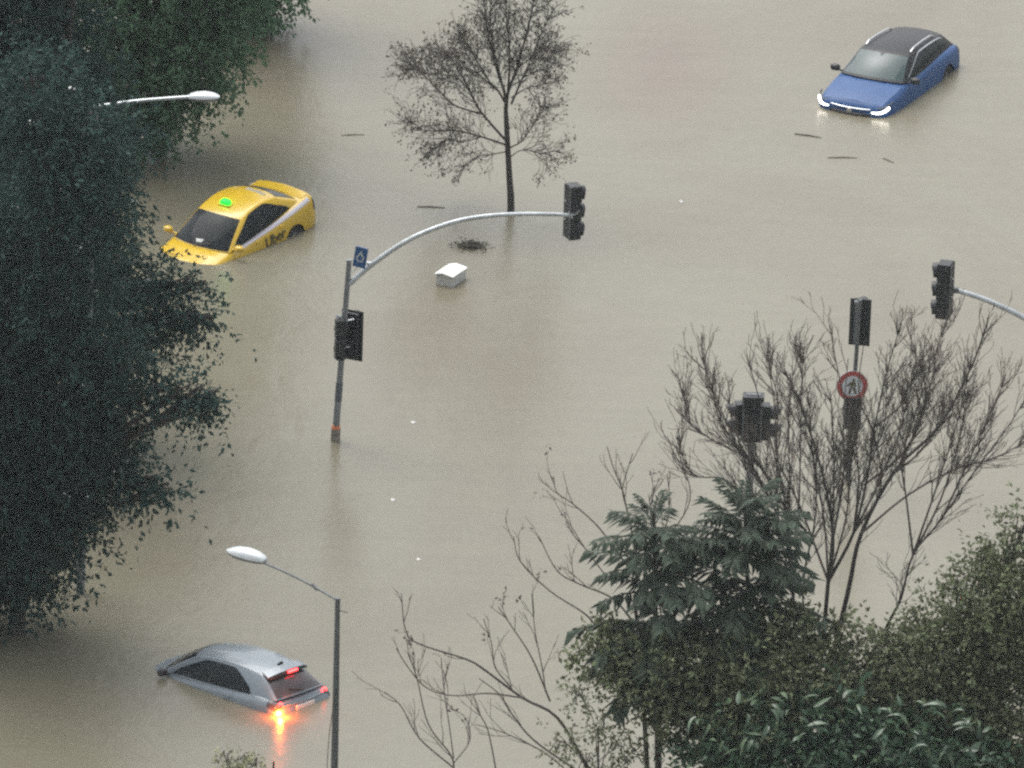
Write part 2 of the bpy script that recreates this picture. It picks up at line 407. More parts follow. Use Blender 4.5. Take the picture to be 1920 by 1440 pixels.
def text_mesh(body_, size, m, parent, mtx, name, shear=0., extr=.004):
    cu = bpy.data.curves.new(name, 'FONT'); cu.body = body_; cu.size = size; cu.extrude = extr; cu.align_x = 'CENTER'; cu.align_y = 'CENTER'; cu.shear = shear
    cu.offset = .012 * size
    t = bpy.data.objects.new(name, cu); C.objects.link(t)
    dg = bpy.context.evaluated_depsgraph_get(); dg.update()
    me = bpy.data.meshes.new_from_object(t.evaluated_get(dg)); bpy.data.objects.remove(t); me.materials.clear(); me.materials.append(m)
    o = link(name, me, parent); o.matrix_local = mtx; return o

# --- yellow taxi, nose down in the water
taxi = thing('taxi', 'yellow taxi sunk nose down in the flood with a lit green roof sign', 'taxi', (-6.35, 8.6, -.66), (R(.2), R(8.9), R(-126.7)))
tsp = dict(
    st=[(2.27, .52, .58, .62, .36), (2.20, .70, .66, .70, .26), (2.0, .81, .74, .81, .2), (1.6, .87, .84, .92, .18), (1.15, .89, .92, 1.0, .18), (.6, .895, .97, 1.0, .18),
        (-.6, .9, 1.0, 1.0, .18), (-1.2, .9, 1.03, 1.05, .18), (-1.7, .88, 1.06, 1.10, .18), (-2.02, .845, 1.08, 1.135, .2), (-2.12, .82, 1.085, 1.15, .22), (-2.18, .80, .99, 1.09, .24), (-2.24, .74, .88, .93, .3), (-2.28, .62, .80, .82, .36)],
    gh=dict(xcw=.86, bc=.20, yc=.80, zc=.955, xrf=.12, bf=.10, yrf=.60, zrf=1.42, xrr=-1.12, br=.05, yrr=.57, zrr=1.405, arch=.10, crown=.06, xrb=-1.75, bb=.10, yrb=.68, zrb=1.08),
    wheel=(-1.32, .33, .32))
t = build_car(tsp, taxi, M['yellow'], M['yellow']); P_ = t['patch']
P_('windscreen', t['front'], -.95, .95, .03, .965, M['glass'])
P_('rear_window', t['rear'], -.90, .90, .06, .93, M['glass'])
def arc_top(u0, u1, top, e=.16):
    def f(u):
        s = min(1, max(0, (u - u0) / (u1 - u0))); a = min(1, s / .22); b = max(0, min(1, (1 - s) / e))
        return .10 + (top - .10) * min(math.sin(a * PI / 2) ** .8, math.sin(b * PI / 2) ** .6)
    return f
for sg in (1, -1):
    F = lambda s, v, sg=sg: t['side'](s, v, sg)
    P_('side_window', F, .045, .42, .015, arc_top(.015, .9, .93), M['glass'])
    P_('side_window', F, .435, .86, .015, arc_top(.015, .87, .93, .34), M['glass'])
    P_('pillar_trim', F, .42, .435, .015, .92, M['trim'], .005, 2)
    # door skins and the pale film stripe under the windows
    Fs = lambda x, q, sg=sg: t['L'](x, q, sg)
    P_('door', Fs, .78, -.18, 3.2, 7.4, M['yellow'], .005, 8, 8)
    P_('door', Fs, -.20, -1.02, 3.2, 7.4, M['yellow'], .005, 8, 8)
    P_('side_stripe', Fs, .7, -2.0, lambda x: 6.5, lambda x: 7.75, M['stripe'], .009, 20, 3)
    P_('door_handle', Fs, .02, -.12, 5.55, 5.95, M['yellow'], .028, 3, 2)
    P_('door_handle', Fs, -.82, -.96, 5.55, 5.95, M['yellow'], .028, 3, 2)
    P_('tail_light', Fs, -2.10, -2.245, 4.6, 6.6, M['red_ring' if 0 else 'glass_rear'], .012, 4, 4)
    wheel(taxi, -1.32, sg * .78, .33, .32)
    mirror(taxi, .76, sg * 1.0, 1.06, M['yellow'])
P_('bonnet', lambda x, y: Vector((x, y, 0)) + Vector((0, 0, lerp(t['sec'](x)[1], t['sec'](x)[2], 1 - (abs(y) / (t['sec'](x)[0] * .86)) ** 1.6))), 1.12, 2.05, -.62, .62, M['yellow'], .006, 10, 8)
bl = P_('boot_lid', lambda x, y: Vector((x, y, 0)) + Vector((0, 0, lerp(t['sec'](x)[1], t['sec'](x)[2], 1 - (abs(y) / (t['sec'](x)[0] * .86)) ** 1.6))), -1.86, -2.13, -.68, .68, M['yellow'], .014, 8, 8)
mx = Matrix(((-1, 0, 0, -.62), (0, 0, 1, .905), (0, 1, 0, .70), (0, 0, 0, 1)))
text_mesh('Uber', .34, M['ink'], taxi, mx, 'lettering', extr=.012)
mx2 = Matrix(((1, 0, 0, -.62), (0, 0, -1, -.905), (0, 1, 0, .70), (0, 0, 0, 1)))
text_mesh('Uber', .34, M['ink'], taxi, mx2, 'lettering', extr=.012)
# worn roof print, unreadable from here: short broken bars
g = Geo()
for i in range(9):
    p = t['roof'](.86, .62 - i * .155); g.box((p.x + (.10 if i > 5 else 0), p.y, p.z + .004), (.085 + .03 * (i % 3), .085, .008))
g.build('roof_print', M['roof_print'], taxi)
rs = empty('roof_sign', t['roof'](.22, .0)); rs.parent = taxi
g = Geo(); prof_ = [(-.125, 0), (.125, 0), (.115, .07), (.07, .10), (-.07, .10), (-.115, .07)]
g.prism([(y, z) for y, z in prof_], .13, Matrix(((0, 0, 1, -.065), (1, 0, 0, 0), (0, 1, 0, .02), (0, 0, 0, 1))))
g.build('sign_body', M['green_lit'], rs, bevel=.02)
g = Geo(); g.box((0, 0, .01), (.16, .30, .025)); g.build('sign_base', M['yellow'], rs, bevel=.006)
# wiper resting on the screen and a paper behind it
g = Geo(); g.tube([t['front'](-.1, .03) + Vector((.02, 0, .02)), t['front'](.45, .14) + Vector((.012, 0, .018))], .012, 6); g.build('wiper', M['trim'], taxi)
g = Geo(); a, b, c_, d = t['front'](-.12, .20), t['front'](.16, .22), t['front'](.12, .13), t['front'](-.06, .12); o3 = Vector((.006, 0, .011))
g.add([p + o3 for p in (a, b, c_, d)] + [p - o3 * 2 for p in (a, b, c_, d)], [(0, 1, 2, 3), (7, 6, 5, 4), (0, 4, 5, 1), (1, 5, 6, 2), (2, 6, 7, 3), (3, 7, 4, 0)]); g.build('dashboard_paper', M['box_side'], taxi)

# --- blue two-tone SUV with its headlights on
suv = thing('suv', 'blue car with black roof and silver roof rails, headlights lit', 'car', (8.46, 20.54, -.545), (R(-.1), R(2.4), R(-114.5)))
ssp = dict(
    st=[(2.27, .60, .74, .77, .36), (2.22, .74, .82, .86, .28), (2.1, .84, .88, .935, .22), (1.8, .885, .95, 1.0, .2), (1.3, .905, 1.01, 1.07, .2), (.8, .91, 1.05, 1.10, .2),
        (-.6, .915, 1.08, 1.1, .2), (-1.3, .91, 1.05, 1.07, .2), (-1.8, .89, 1.01, 1.03, .2), (-2.05, .86, .97, 1.0, .22), (-2.15, .82, .89, .91, .26), (-2.2, .74, .8, .82, .3)],
    gh=dict(xcw=.98, bc=.20, yc=.80, zc=1.06, xrf=.28, bf=.10, yrf=.62, zrf=1.475, xrr=-1.68, br=.04, yrr=.56, zrr=1.31, arch=.075, crown=.045, xrb=-2.06, bb=.08, yrb=.70, zrb=.97),
    wheel=(-1.3, .36, .35), pillar=M['black_paint'])
t = build_car(ssp, suv, M['blue'], M['black_paint']); P_ = t['patch']
P_('windscreen', t['front'], -.93, .93, .07, .93, M['glass_teal'])
P_('cowl_strip', t['front'], -.95, .95, .0, .06, M['trim'], .012)
P_('rear_window', t['rear'], -.85, .85, .1, .9, M['glass'])
P_('sensor_housing', t['front'], -.13, .13, lambda u: .80 + 1.2 * abs(u), .935, M['trim'], .012, 8, 3)
for sg in (1, -1):
    F = lambda s, v, sg=sg: t['side'](s, v, sg)
    P_('side_window', F, .08, .40, .08, arc_top(.05, .98, .84), M['glass'])
    P_('side_window', F, .415, .68, .08, arc_top(.05, .98, .84), M['glass'])
    P_('side_window', F, .70, .90, .14, lambda u: .84 - max(0, u - .78) * 4.5, M['glass'])
    P_('window_trim', F, .04, .90, arc_top(.035, .99, .88), lambda u: arc_top(.035, .99, .88)(u) + .045, M['chrome'], .010, 26, 1)
    Fs = lambda x, q, sg=sg: t['L'](x, q, sg)
    P_('door', Fs, .88, -.08, 3.0, 7.5, M['blue'], .005, 8, 8)
    P_('door', Fs, -.10, -.95, 3.0, 7.5, M['blue'], .005, 8, 8)
    P_('door_handle', Fs, .12, -.04, 5.6, 5.95, M['blue'], .026, 3, 2)
    P_('door_handle', Fs, -.72, -.88, 5.6, 5.95, M['blue'], .026, 3, 2)
    wheel(suv, -1.3, sg * .80, .36, .35)
    mirror(suv, .86, sg * 1.0, 1.12, M['trim'])
    g = Geo(); rp = [t['roof'](s, sg * .90) + Vector((0, 0, .055 if 0 < i < 8 else .01)) for i, s in enumerate(np.linspace(.08, .78, 9))]
    g.tube(bez(rp, 32), .017, 8); g.build('roof_rail', M['chrome'], suv, smooth=50)
    P_('tail_light', Fs, -1.98, -2.16, 5.6, 7.6, M['glass_rear'], .012, 4, 4)
    # headlamp: bright L at the corner
    hl = empty('headlight', (0, 0, 0)); hl.parent = suv
    g = Geo(); g.tube(bez([t['L'](2.245, 9.2 - .5, sg) + Vector((.0, sg * -.02, -.055)), (2.235, sg * .62, .745), (2.19, sg * .75, .76), (2.10, sg * .83, .80), (2.02, sg * .868, .85)], 20), .024, 8)
    g.build('lamp_lens', M['head_lit'], hl, smooth=50)
    g = Geo(); g.tube(bez([(2.20, sg * .50, .80), (2.14, sg * .74, .845), (1.98, sg * .865, .90), (1.86, sg * .885, .925)], 14), .022, 6); g.build('lamp_brow', M['trim'], hl, smooth=50)
hood = lambda x, y: Vector((x, y, lerp(t['sec'](x)[1], t['sec'](x)[2], 1 - (abs(y) / (t['sec'](x)[0] * .86)) ** 1.6)))
P_('bonnet', hood, 1.17, 2.12, lambda x: -.80 + .10 * max(0, (x - 1.2)) ** 2, lambda x: .80 - .10 * max(0, (x - 1.2)) ** 2, M['blue'], .008, 12, 10)
g = Geo(); g.tube(bez([(2.19, -.60, .80), (2.275, -.3, .80), (2.30, 0, .80), (2.275, .3, .80), (2.19, .60, .80)], 20), .017, 8); g.build('grille_bar', M['chrome'], suv, smooth=50)
g = Geo(); g.tube(bez([(2.14, -.74, .69), (2.27, -.35, .665), (2.30, 0, .66), (2.27, .35, .665), (2.14, .74, .69)], 20), .05, 8); g.build('lower_grille', M['trim'], suv, smooth=50)
g = Geo(); g.tube(bez([(2.17, -.74, .615), (2.30, -.35, .59), (2.33, 0, .585), (2.30, .35, .59), (2.17, .74, .615)], 20), .014, 8); g.build('grille_trim', M['chrome'], suv, smooth=50)
g = Geo(); g.tube([(2.29, 0, .745), (2.325, 0, .745)], .06, 20); g.build('badge', M['chrome'], suv, bevel=.006)

# --- silver hatchback seen from behind, brake lights on
hat = thing('hatchback', 'silver hatchback seen from behind with red brake lights and amber indicator lit', 'car', (-5.58, -17.70, -.87), (R(.8), R(3.2), R(138.2)))
hsp = dict(
    st=[(2.2, .58, .62, .66, .36), (2.1, .74, .72, .77, .26), (1.85, .84, .82, .88, .2), (1.4, .88, .92, .98, .18), (.95, .89, .97, 1.02, .18), (0, .895, 1.0, 1.02, .18), (-1.0, .895, 1.02, 1.03, .18),
        (-1.6, .88, 1.02, 1.04, .18), (-1.95, .855, .99, 1.01, .2), (-2.1, .82, .92, .95, .24), (-2.18, .76, .80, .83, .28), (-2.22, .66, .70, .72, .36)],
    gh=dict(xcw=1.02, bc=.20, yc=.78, zc=.97, xrf=.28, bf=.12, yrf=.58, zrf=1.40, xrr=-1.50, br=.10, yrr=.54, zrr=1.385, arch=.085, crown=.07, xrb=-2.02, bb=.10, yrb=.70, zrb=1.0, rbulge=.05),
    wheel=(-1.3, .33, .32))
t = build_car(hsp, hat, M['silver'], M['silver']); P_ = t['patch']
P_('windscreen', t['front'], -.93, .93, .04, .95, M['glass'])
P_('rear_window', t['rear'], -.92, .92, .05, .80, M['glass_rear'])
for sg in (1, -1):
    F = lambda s, v, sg=sg: t['side'](s, v, sg)
    P_('side_window', F, .07, .40, .06, arc_top(.04, .9, .90), M['glass'])
    P_('side_window', F, .415, .80, .06, arc_top(.04, .82, .90, .3), M['glass'])
    P_('pillar_trim', F, .40, .415, .06, .88, M['trim'], .005, 2)
    Fs = lambda x, q, sg=sg: t['L'](x, q, sg)
    P_('door', Fs, .9, -.1, 3.0, 7.5, M['silver'], .005, 8, 8)
    P_('door', Fs, -.12, -1.0, 3.0, 7.5, M['silver'], .005, 8, 8)
    P_('door_handle', Fs, .1, -.06, 5.6, 5.95, M['silver'], .026, 3, 2)
    P_('door_handle', Fs, -.76, -.92, 5.6, 5.95, M['silver'], .026, 3, 2)
    wheel(hat, -1.3, sg * .78, .33, .32)
    mirror(hat, .86, sg * .98, 1.03, M['trim'])
    tl = empty('tail_light', (0, 0, 0)); tl.parent = hat
    P_('light_housing', Fs, -1.90, -2.14, 6.0, 8.2, M['glass_rear'], .014, 6, 5, par=tl)
    p = t['L'](-2.10, 8.0, sg)
    g = Geo(); N = 18
    g.tube([Vector((p.x - .015 + .0 * i, p.y - sg * (.06 + .05 * math.cos(i * 2 * PI / N)), p.z - .01 + .055 * math.sin(i * 2 * PI / N))) for i in range(N + 1)], .016, 6); g.build('light_ring', M['red_lit'], tl, smooth=60)
p = t['L'](-2.14, 6.6, 1)
g = Geo(); g.tube([p + Vector((.03, -.03, -.03)), p + Vector((-.035, .005, -.03))], [.055, .06], 14)
o = g.build('indicator_light', M['amber_lit'], hat, bevel=.01); o['label'] = 'glaring lit amber indicator at the near rear corner'
ld = bpy.data.lights.new('indicator_bulb', 'POINT'); ld.energy = 42; ld.color = (1, .13, .012); ld.shadow_soft_size = .05
lb = bpy.data.objects.new('indicator_bulb', ld); C.objects.link(lb); lb.parent = hat; lb.location = p + Vector((-.13, .06, .0))
sp_ = empty('spoiler', (0, 0, 0)); sp_.parent = hat
P_('spoiler_blade', lambda u, v: t['rear'](u, .82 + .18 * v) + Vector((-.10 * (1 - v), 0, .05)), -.97, .97, 0, 1, M['silver'], .02, 16, 3, par=sp_)
P_('spoiler_edge', lambda u, v: t['rear'](u, .80) + Vector((-.115 + .01 * v, 0, .015 + .04 * v)), -.95, .95, 0, 1, M['trim'], .012, 16, 1, par=sp_)  # black strip drawn in for the shadow beneath the spoiler
g = Geo(); bp_ = [t['rear'](u, .80) + Vector((-.14, 0, .045)) for u in np.linspace(-.22, .22, 7)]; g.tube(bp_, .024, 8); g.build('brake_light', M['red_lit'], sp_, smooth=50)
g = Geo(); p = t['roof'](.93, 0); g.prism([(0, 0), (-.17, 0), (-.16, .10), (-.12, .095)], .05, Matrix(((1, 0, 0, p.x + .05), (0, 0, -1, .025), (0, 1, 0, p.z - .01), (0, 0, 0, 1)))); g.build('roof_aerial', M['trim'], hat, bevel=.008)
g = Geo(); g.box((-2.20, 0, .775), (.03, .52, .11), m=None); g.build('number_plate', M['plate'], hat)
g = Geo(); g.tube(bez([(-2.08, -.78, .89), (-2.14, -.5, .88), (-2.17, 0, .875), (-2.14, .5, .88), (-2.08, .78, .89)], 16), .022, 8); g.build('tailgate_trim', M['silver'], hat, smooth=50)
g = Geo(); g.tube([t['rear'](-.05, .06) + Vector((-.02, 0, .02)), t['rear'](.45, .22) + Vector((-.022, 0, .022))], .011, 6); g.build('rear_wiper', M['trim'], hat)

# ------------------------------------------------------------------ traffic signals
def signal_head(name, parent, loc, yaw, h=1.15, wd=.36, dp=.24, n=3, plate=0., visor=.13, tilt=0., strips=True):
    """one signal head facing local +x; a part of a signal, its lenses and visors sub-parts"""
    o = empty(name, loc, (0, tilt, yaw)); o.parent = parent
    g = Geo(); s = h / n
    for k in range(n): g.box((0, 0, (k - (n - 1) / 2) * s), (dp, wd, s - .012))
    g.box((0, 0, 0), (dp * .8, wd * .9, h - .03))
    g.build('housing', M['sig'], o, bevel=.03)
    if strips: g = Geo(); g.box((-dp / 2 - .006, wd / 2 - .012, 0), (.014, .022, h * .97)); g.box((-dp / 2 - .006, -wd / 2 + .012, 0), (.014, .022, h * .97)); g.build('edge_strip', M['sig_edge'], o)
    if plate:
        g = Geo(); g.box((-.03, 0, 0), (.025, wd + plate, h + plate * .5)); g.build('backplate', M['sig'], o, bevel=.004)
    for k in range(n):
        z = (k - (n - 1) / 2) * s; r = min(wd, s) * .42
        g = Geo(); g.tube([(dp / 2 - .02, 0, z), (dp / 2 + .012, 0, z)], [r, r * .9], 18); g.build('lens', M['lens_dark'], o)
        g = Geo(); N = 16; vs = []; fs = []
        for i in range(N + 1):
            a = R(-40) + (PI + R(80)) * i / N; c, s_ = math.cos(a), math.sin(a); L_ = visor * (.55 + .45 * max(0, s_))
            for rr, x in ((r + .018, dp / 2 - .03), (r + .018, dp / 2 + L_), (r + .006, dp / 2 + L_), (r + .006, dp / 2 - .03)):
                vs.append((x, rr * c, z + rr * s_ - .02 * (x > dp / 2)))
        for i in range(N):
            for j in range(4): fs.append((i * 4 + j, i * 4 + (j + 1) % 4, (i + 1) * 4 + (j + 1) % 4, (i + 1) * 4 + j))
        fs += [(3, 2, 1, 0), (N * 4, N * 4 + 1, N * 4 + 2, N * 4 + 3)]
        g.add(vs, fs).build('visor', M['sig'], o)
    return o

# --- left mast: leaning grey post, long curved arm
base = at(628, 826); YM = base.y
mast = thing('mast_signal', 'leaning grey traffic light mast with a long curved arm, blue sign at its top', 'traffic light', base)
inv = lambda p, o=None: Vector(p) - base
top = aty(655, 487, YM); pb = base.copy()
def on_mast(py): 
    f = (826 - py) / (826 - 487); return pb.lerp(top, f)
g = Geo(); g.tube([inv(base + Vector((-.01, 0, -1.5))), inv(on_mast(803))], [.105, .10], 16); g.build('base_sleeve', M['concrete'], mast, smooth=40)
g = Geo(); g.tube([inv(on_mast(804)), inv(on_mast(798))], .092, 16); g.build('orange_band', M['orange'], mast, smooth=40)
g = Geo(); g.tube([inv(on_mast(803.5)), inv(on_mast(755)), inv(on_mast(718))], [.076, .074, .072], 14); g.build('lower_post', M['pole_grey'], mast, smooth=40)
g = Geo(); g.tube([inv(on_mast(750)), inv(on_mast(716))], [.079, .077], 14); g.build('dark_band', M['pole_dark'], mast, smooth=40)
g = Geo(); g.tube([inv(on_mast(718)), inv(on_mast(600)), inv(on_mast(487))], [.068, .062, .056], 14); g.build('post', M['pole_grey'], mast, smooth=40)
arm_px = [(655, 533), (672, 517), (700, 494), (750, 459), (800, 434), (860, 414), (920, 404.5), (980, 401.5), (1040, 402), (1070, 403.5)]
ap = [inv(aty(x, y, YM + .0 + (x - 655) * .0016)) for x, y in arm_px]
ap = bez(ap, 45); k = len(ap)
g = Geo(); g.tube(ap, [lerp(.062, .042, i / (k - 1)) for i in range(k)], 12); g.build('arm', M['galv'], mast, smooth=40)
arm_end = ap[-1]
hl = signal_head('signal_head', mast, arm_end + Vector((.05, .17, .03)), R(24), 1.22, .34, .27, 3, 0, .11)
g = Geo(); g.box(tuple(arm_end + Vector((.0, .03, 0))), (.10, .12, .12)); g.tube([arm_end + Vector((.02, -.04, .0)), arm_end + Vector((.13, -.05, .06)), arm_end + Vector((.17, -.05, .13))], .014, 6); g.build('bracket', M['galv'], mast)
c = inv(on_mast(630))
signal_head('signal_head', mast, c + Vector((.20, .18, -.02)), R(66), 1.04, .34, .22, 3, .16, .10, strips=False)
signal_head('pedestrian_head', mast, c + Vector((-.06, -.10, -.03)), R(108), .92, .22, .2, 2, 0, .03, strips=False)
g = Geo(); g.tube([c + Vector((0, -.02, .34)), c + Vector((.22, .02, .38))], .02, 8); g.tube([c + Vector((-.03, 0, -.25)), c + Vector((.18, .12, -.28))], .02, 8); g.tube([c + Vector((-.06, -.06, .46)), c + Vector((-.16, -.1, .49))], .035, 8); g.build('bracket', M['galv'], mast)
g = Geo(); q = inv(aty(691.5, 499, YM)); g.tube([q, q + Vector((0, 0, .09))], [.035, .05], 12); g.build('sensor', M['lamp_white'], mast, smooth=40)

# --- blue sign hanging between the post and the arm
YS = YM - .12
TL, TR, BR, BL = [aty(*p, YS + dy) for p, dy in (((667.5, 461), .04), ((690.4, 466), -.04), ((685.5, 504.5), -.04), ((662, 497), .04))]
cs = (TL + TR + BR + BL) / 4
sign = thing('square_sign', 'small blue sign with a white drop symbol on top of the grey mast', 'sign', cs)
ex = ((TR - TL) + (BR - BL)).normalized(); eyv = ((TL - BL) + (TR - BR)); eyv = (eyv - ex * eyv.dot(ex)).normalized(); ez = ex.cross(eyv)
SM = Matrix(((ex.x, eyv.x, ez.x, 0), (ex.y, eyv.y, ez.y, 0), (ex.z, eyv.z, ez.z, 0), (0, 0, 0, 1)))
wS = ((TR - TL).length + (BR - BL).length) / 2; hS = ((TL - BL).length + (TR - BR).length) / 2
g = Geo(); g.prism([(-wS / 2, -hS / 2), (wS / 2, -hS / 2), (wS / 2, hS / 2), (-wS / 2, hS / 2)], .03, SM); g.build('sign_panel', M['sign_blue'], sign, bevel=.004)
def drop(r, hgt):
    pts = [(0, hgt)]
    for i in range(19):
        a = R(150) + R(240) * i / 18; pts.append((r * math.cos(a), r * math.sin(a)))
    return pts
o_, i_ = drop(.088, .175), drop(.055, .085); nn = len(o_)
g = Geo(); vs = [SM @ Vector((x, y - .02, zz)) for zz in (.03, .036) for x, y in o_ + i_]
fs = []
for i in range(nn):
    j = (i + 1) % nn
    fs += [(i, j, nn + j, nn + i), (2 * nn + i, 3 * nn + i, 3 * nn + j, 2 * nn + j), (i, 2 * nn + i, 2 * nn + j, j), (nn + i, nn + j, 3 * nn + j, 3 * nn + i)]
g.add(vs, fs); g.build('drop_symbol', M['sign_white'], sign)
g = Geo(); g.tube([SM @ Vector((-wS / 2 + .02, -.1, -.01)), SM @ Vector((-wS / 2 - .14, -.12, .1))], .014, 6); g.tube([SM @ Vector((-.02, -hS / 2 + .03, -.01)), SM @ Vector((-.1, -hS / 2 - .14, .06))], .012, 6); g.build('bracket', M['galv'], sign)

# --- right mast: arm coming in from the right edge
YR = at(2060, 930).y; baseR = at(2105, 930)
mast2 = thing('mast_signal', 'traffic light on a pale curved arm reaching in from the right edge', 'traffic light', baseR)
inv2 = lambda p: Vector(p) - baseR
pr = [inv2(aty(x, y, YR + (2105 - x) * .001)) for x, y in [(1790, 543), (1850, 563), (1920, 596), (1980, 635), (2040, 690), (2080, 745), (2096, 800)]]
pc = bez(pr, 36); g = Geo(); g.tube(pc, [lerp(.055, .075, i / (len(pc) - 1)) for i in range(len(pc))], 12); g.build('arm', M['galv'], mast2, smooth=40)
g = Geo(); g.tube([(0, 0, -1.5), inv2(aty(2098, 620, YR))], [.09, .065], 14); g.build('post', M['pole_grey'], mast2, smooth=40)
signal_head('signal_head', mast2, inv2(aty(1771, 543, YR + .33)), R(166), 1.24, .36, .30, 3, 0, .13)
g = Geo(); e = inv2(aty(1792, 544, YR + .3)); g.box(tuple(e), (.12, .12, .1)); q1, q2, q3 = [inv2(aty(x, y, YR + .3)) for x, y in ((1809, 553), (1800, 580), (1787, 602))]; g.tube([q1, q2, q3], .008, 5); g.build('bracket', M['lamp_pole'], mast2)

# --- signal on a thin post standing behind the bare tree, with the round no-walking sign
b3 = at(1585, 900)
sg3 = thing('post_signal', 'thin signal post behind bare branches seen from the back with dark backplate', 'traffic light', b3)
inv3 = lambda p: Vector(p) - b3
YC = b3.y; tp = aty(1613, 562, YC)
g = Geo(); g.tube([Vector((0, 0, -1.5)), inv3(tp)], [.05, .042], 12); g.build('post', M['lamp_pole'], sg3, smooth=40)
hc = inv3(aty(1612.5, 604, YC + .2))
h3 = empty('signal_head', hc, (0, R(3), R(80))); h3.parent = sg3
g = Geo(); g.box((0, 0, 0), (.03, .45, 1.02)); g.build('backplate', M['sig'], h3, bevel=.004)
g = Geo()
for k_ in range(3): g.box((.12, 0, (k_ - 1) * .32), (.2, .33, .30))
g.build('housing', M['sig'], h3, bevel=.02)
g = Geo(); g.box((-.06, .05, 0), (.09, .12, .98)); g.build('back_channel', M['sig_edge'], h3, bevel=.012)
g = Geo(); g.box((-.07, .05, .46), (.08, .14, .05)); g.build('bracket', M['galv'], h3)
for k_ in range(3):
    g = Geo(); g.tube([(.22, 0, (k_ - 1) * .32), (.38, 0, (k_ - 1) * .32)], [.13, .14], 14, cap=False); g.build('visor', M['sig'], h3)
ph = inv3(aty(1598, 772, YC - .1)); signal_head('pedestrian_head', sg3, ph, R(95), .72, .36, .24, 2, .0, .12)

rsn = aty(1598, 724, YC - .16)
rs_ = thing('round_sign', 'round red-rimmed no pedestrians sign on the thin signal post', 'sign', rsn, (R(-6), 0, R(10)))
FM = Matrix(((1, 0, 0, 0), (0, 0, -1, 0), (0, 1, 0, 0), (0, 0, 0, 1)))     # local z -> towards the camera (-Y)
def disc(r, n=32, sx=1.): return [(sx * r * math.cos(2 * PI * i / n), r * math.sin(2 * PI * i / n)) for i in range(n)]
g = Geo(); g.prism(disc(.335), .02, FM @ Matrix.Translation((0, 0, -.02))); g.build('sign_plate', M['galv'], rs_)
n_ = 32; g = Geo(); vs = [FM @ Vector((r_ * math.cos(2 * PI * i / n_), r_ * math.sin(2 * PI * i / n_), z_)) for z_ in (.0005, .008) for r_ in (.325, .225) for i in range(n_)]
fs = []
for i in range(n_):
    j = (i + 1) % n_; fs += [(i, j, n_ + j, n_ + i), (2 * n_ + i, 3 * n_ + i, 3 * n_ + j, 2 * n_ + j), (i, 2 * n_ + i, 2 * n_ + j, j), (n_ + i, n_ + j, 3 * n_ + j, 3 * n_ + i)]
g.add(vs, fs).build('red_rim', M['sign_red'], rs_)
g = Geo(); g.prism(disc(.222), .004, FM @ Matrix.Translation((0, 0, .0006))); g.build('white_field', M['sign_white'], rs_)
g = Geo(); Z = FM @ Matrix.Translation((0, 0, .006))
g.prism([(x + .03, y + .135) for x, y in disc(.032, 12)], .004, Z)
g.prism([(-.045, .09), (.055, .105), (.085, .0), (.05, -.03), (.02, .03), (-.005, -.03), (-.04, -.02)], .004, Z)
g.prism([(.005, -.025), (.055, -.025), (.10, -.165), (.055, -.175)], .004, Z)
g.prism([(-.045, -.02), (.0, -.03), (-.045, -.17), (-.09, -.165)], .004, Z)
g.prism([(-.05, .085), (-.03, .06), (-.10, -.01), (-.12, .01)], .004, Z)
g.build('walking_figure', M['ink'], rs_)

# --- cluster of signal heads on one post, among the branches
b4 = at(1398, 990)
sg4 = thing('post_signal', 'black cluster of signal heads on a bluish post, visors on both sides', 'traffic light', b4)
inv4 = lambda p: Vector(p) - b4; YD = b4.y
g = Geo(); g.tube([Vector((0, 0, -1.5)), inv4(aty(1411, 820, YD)), inv4(aty(1414, 745, YD))], [.09, .075, .07], 14); g.build('post', M['pole_grey'], sg4, smooth=40)
signal_head('signal_head', sg4, inv4(aty(1409, 786, YD - .12)), R(96), 1.0, .40, .22, 3, 0, .12)
signal_head('signal_head', sg4, inv4(aty(1389, 784, YD + .05)), R(186), .72, .30, .24, 2, 0, .22)
signal_head('signal_head', sg4, inv4(aty(1432, 790, YD + .05)), R(4), .78, .32, .26, 2, 0, .26)
g = Geo(); q = inv4(aty(1413, 745, YD - .1)); g.box(tuple(q), (.44, .34, .12)); g.build('top_cap', M['sig'], sg4, bevel=.02)
g = Geo(); g.box(tuple(q + Vector((0, 0, .065))), (.3, .1, .02)); g.build('cap_strip', M['sig_edge'], sg4)

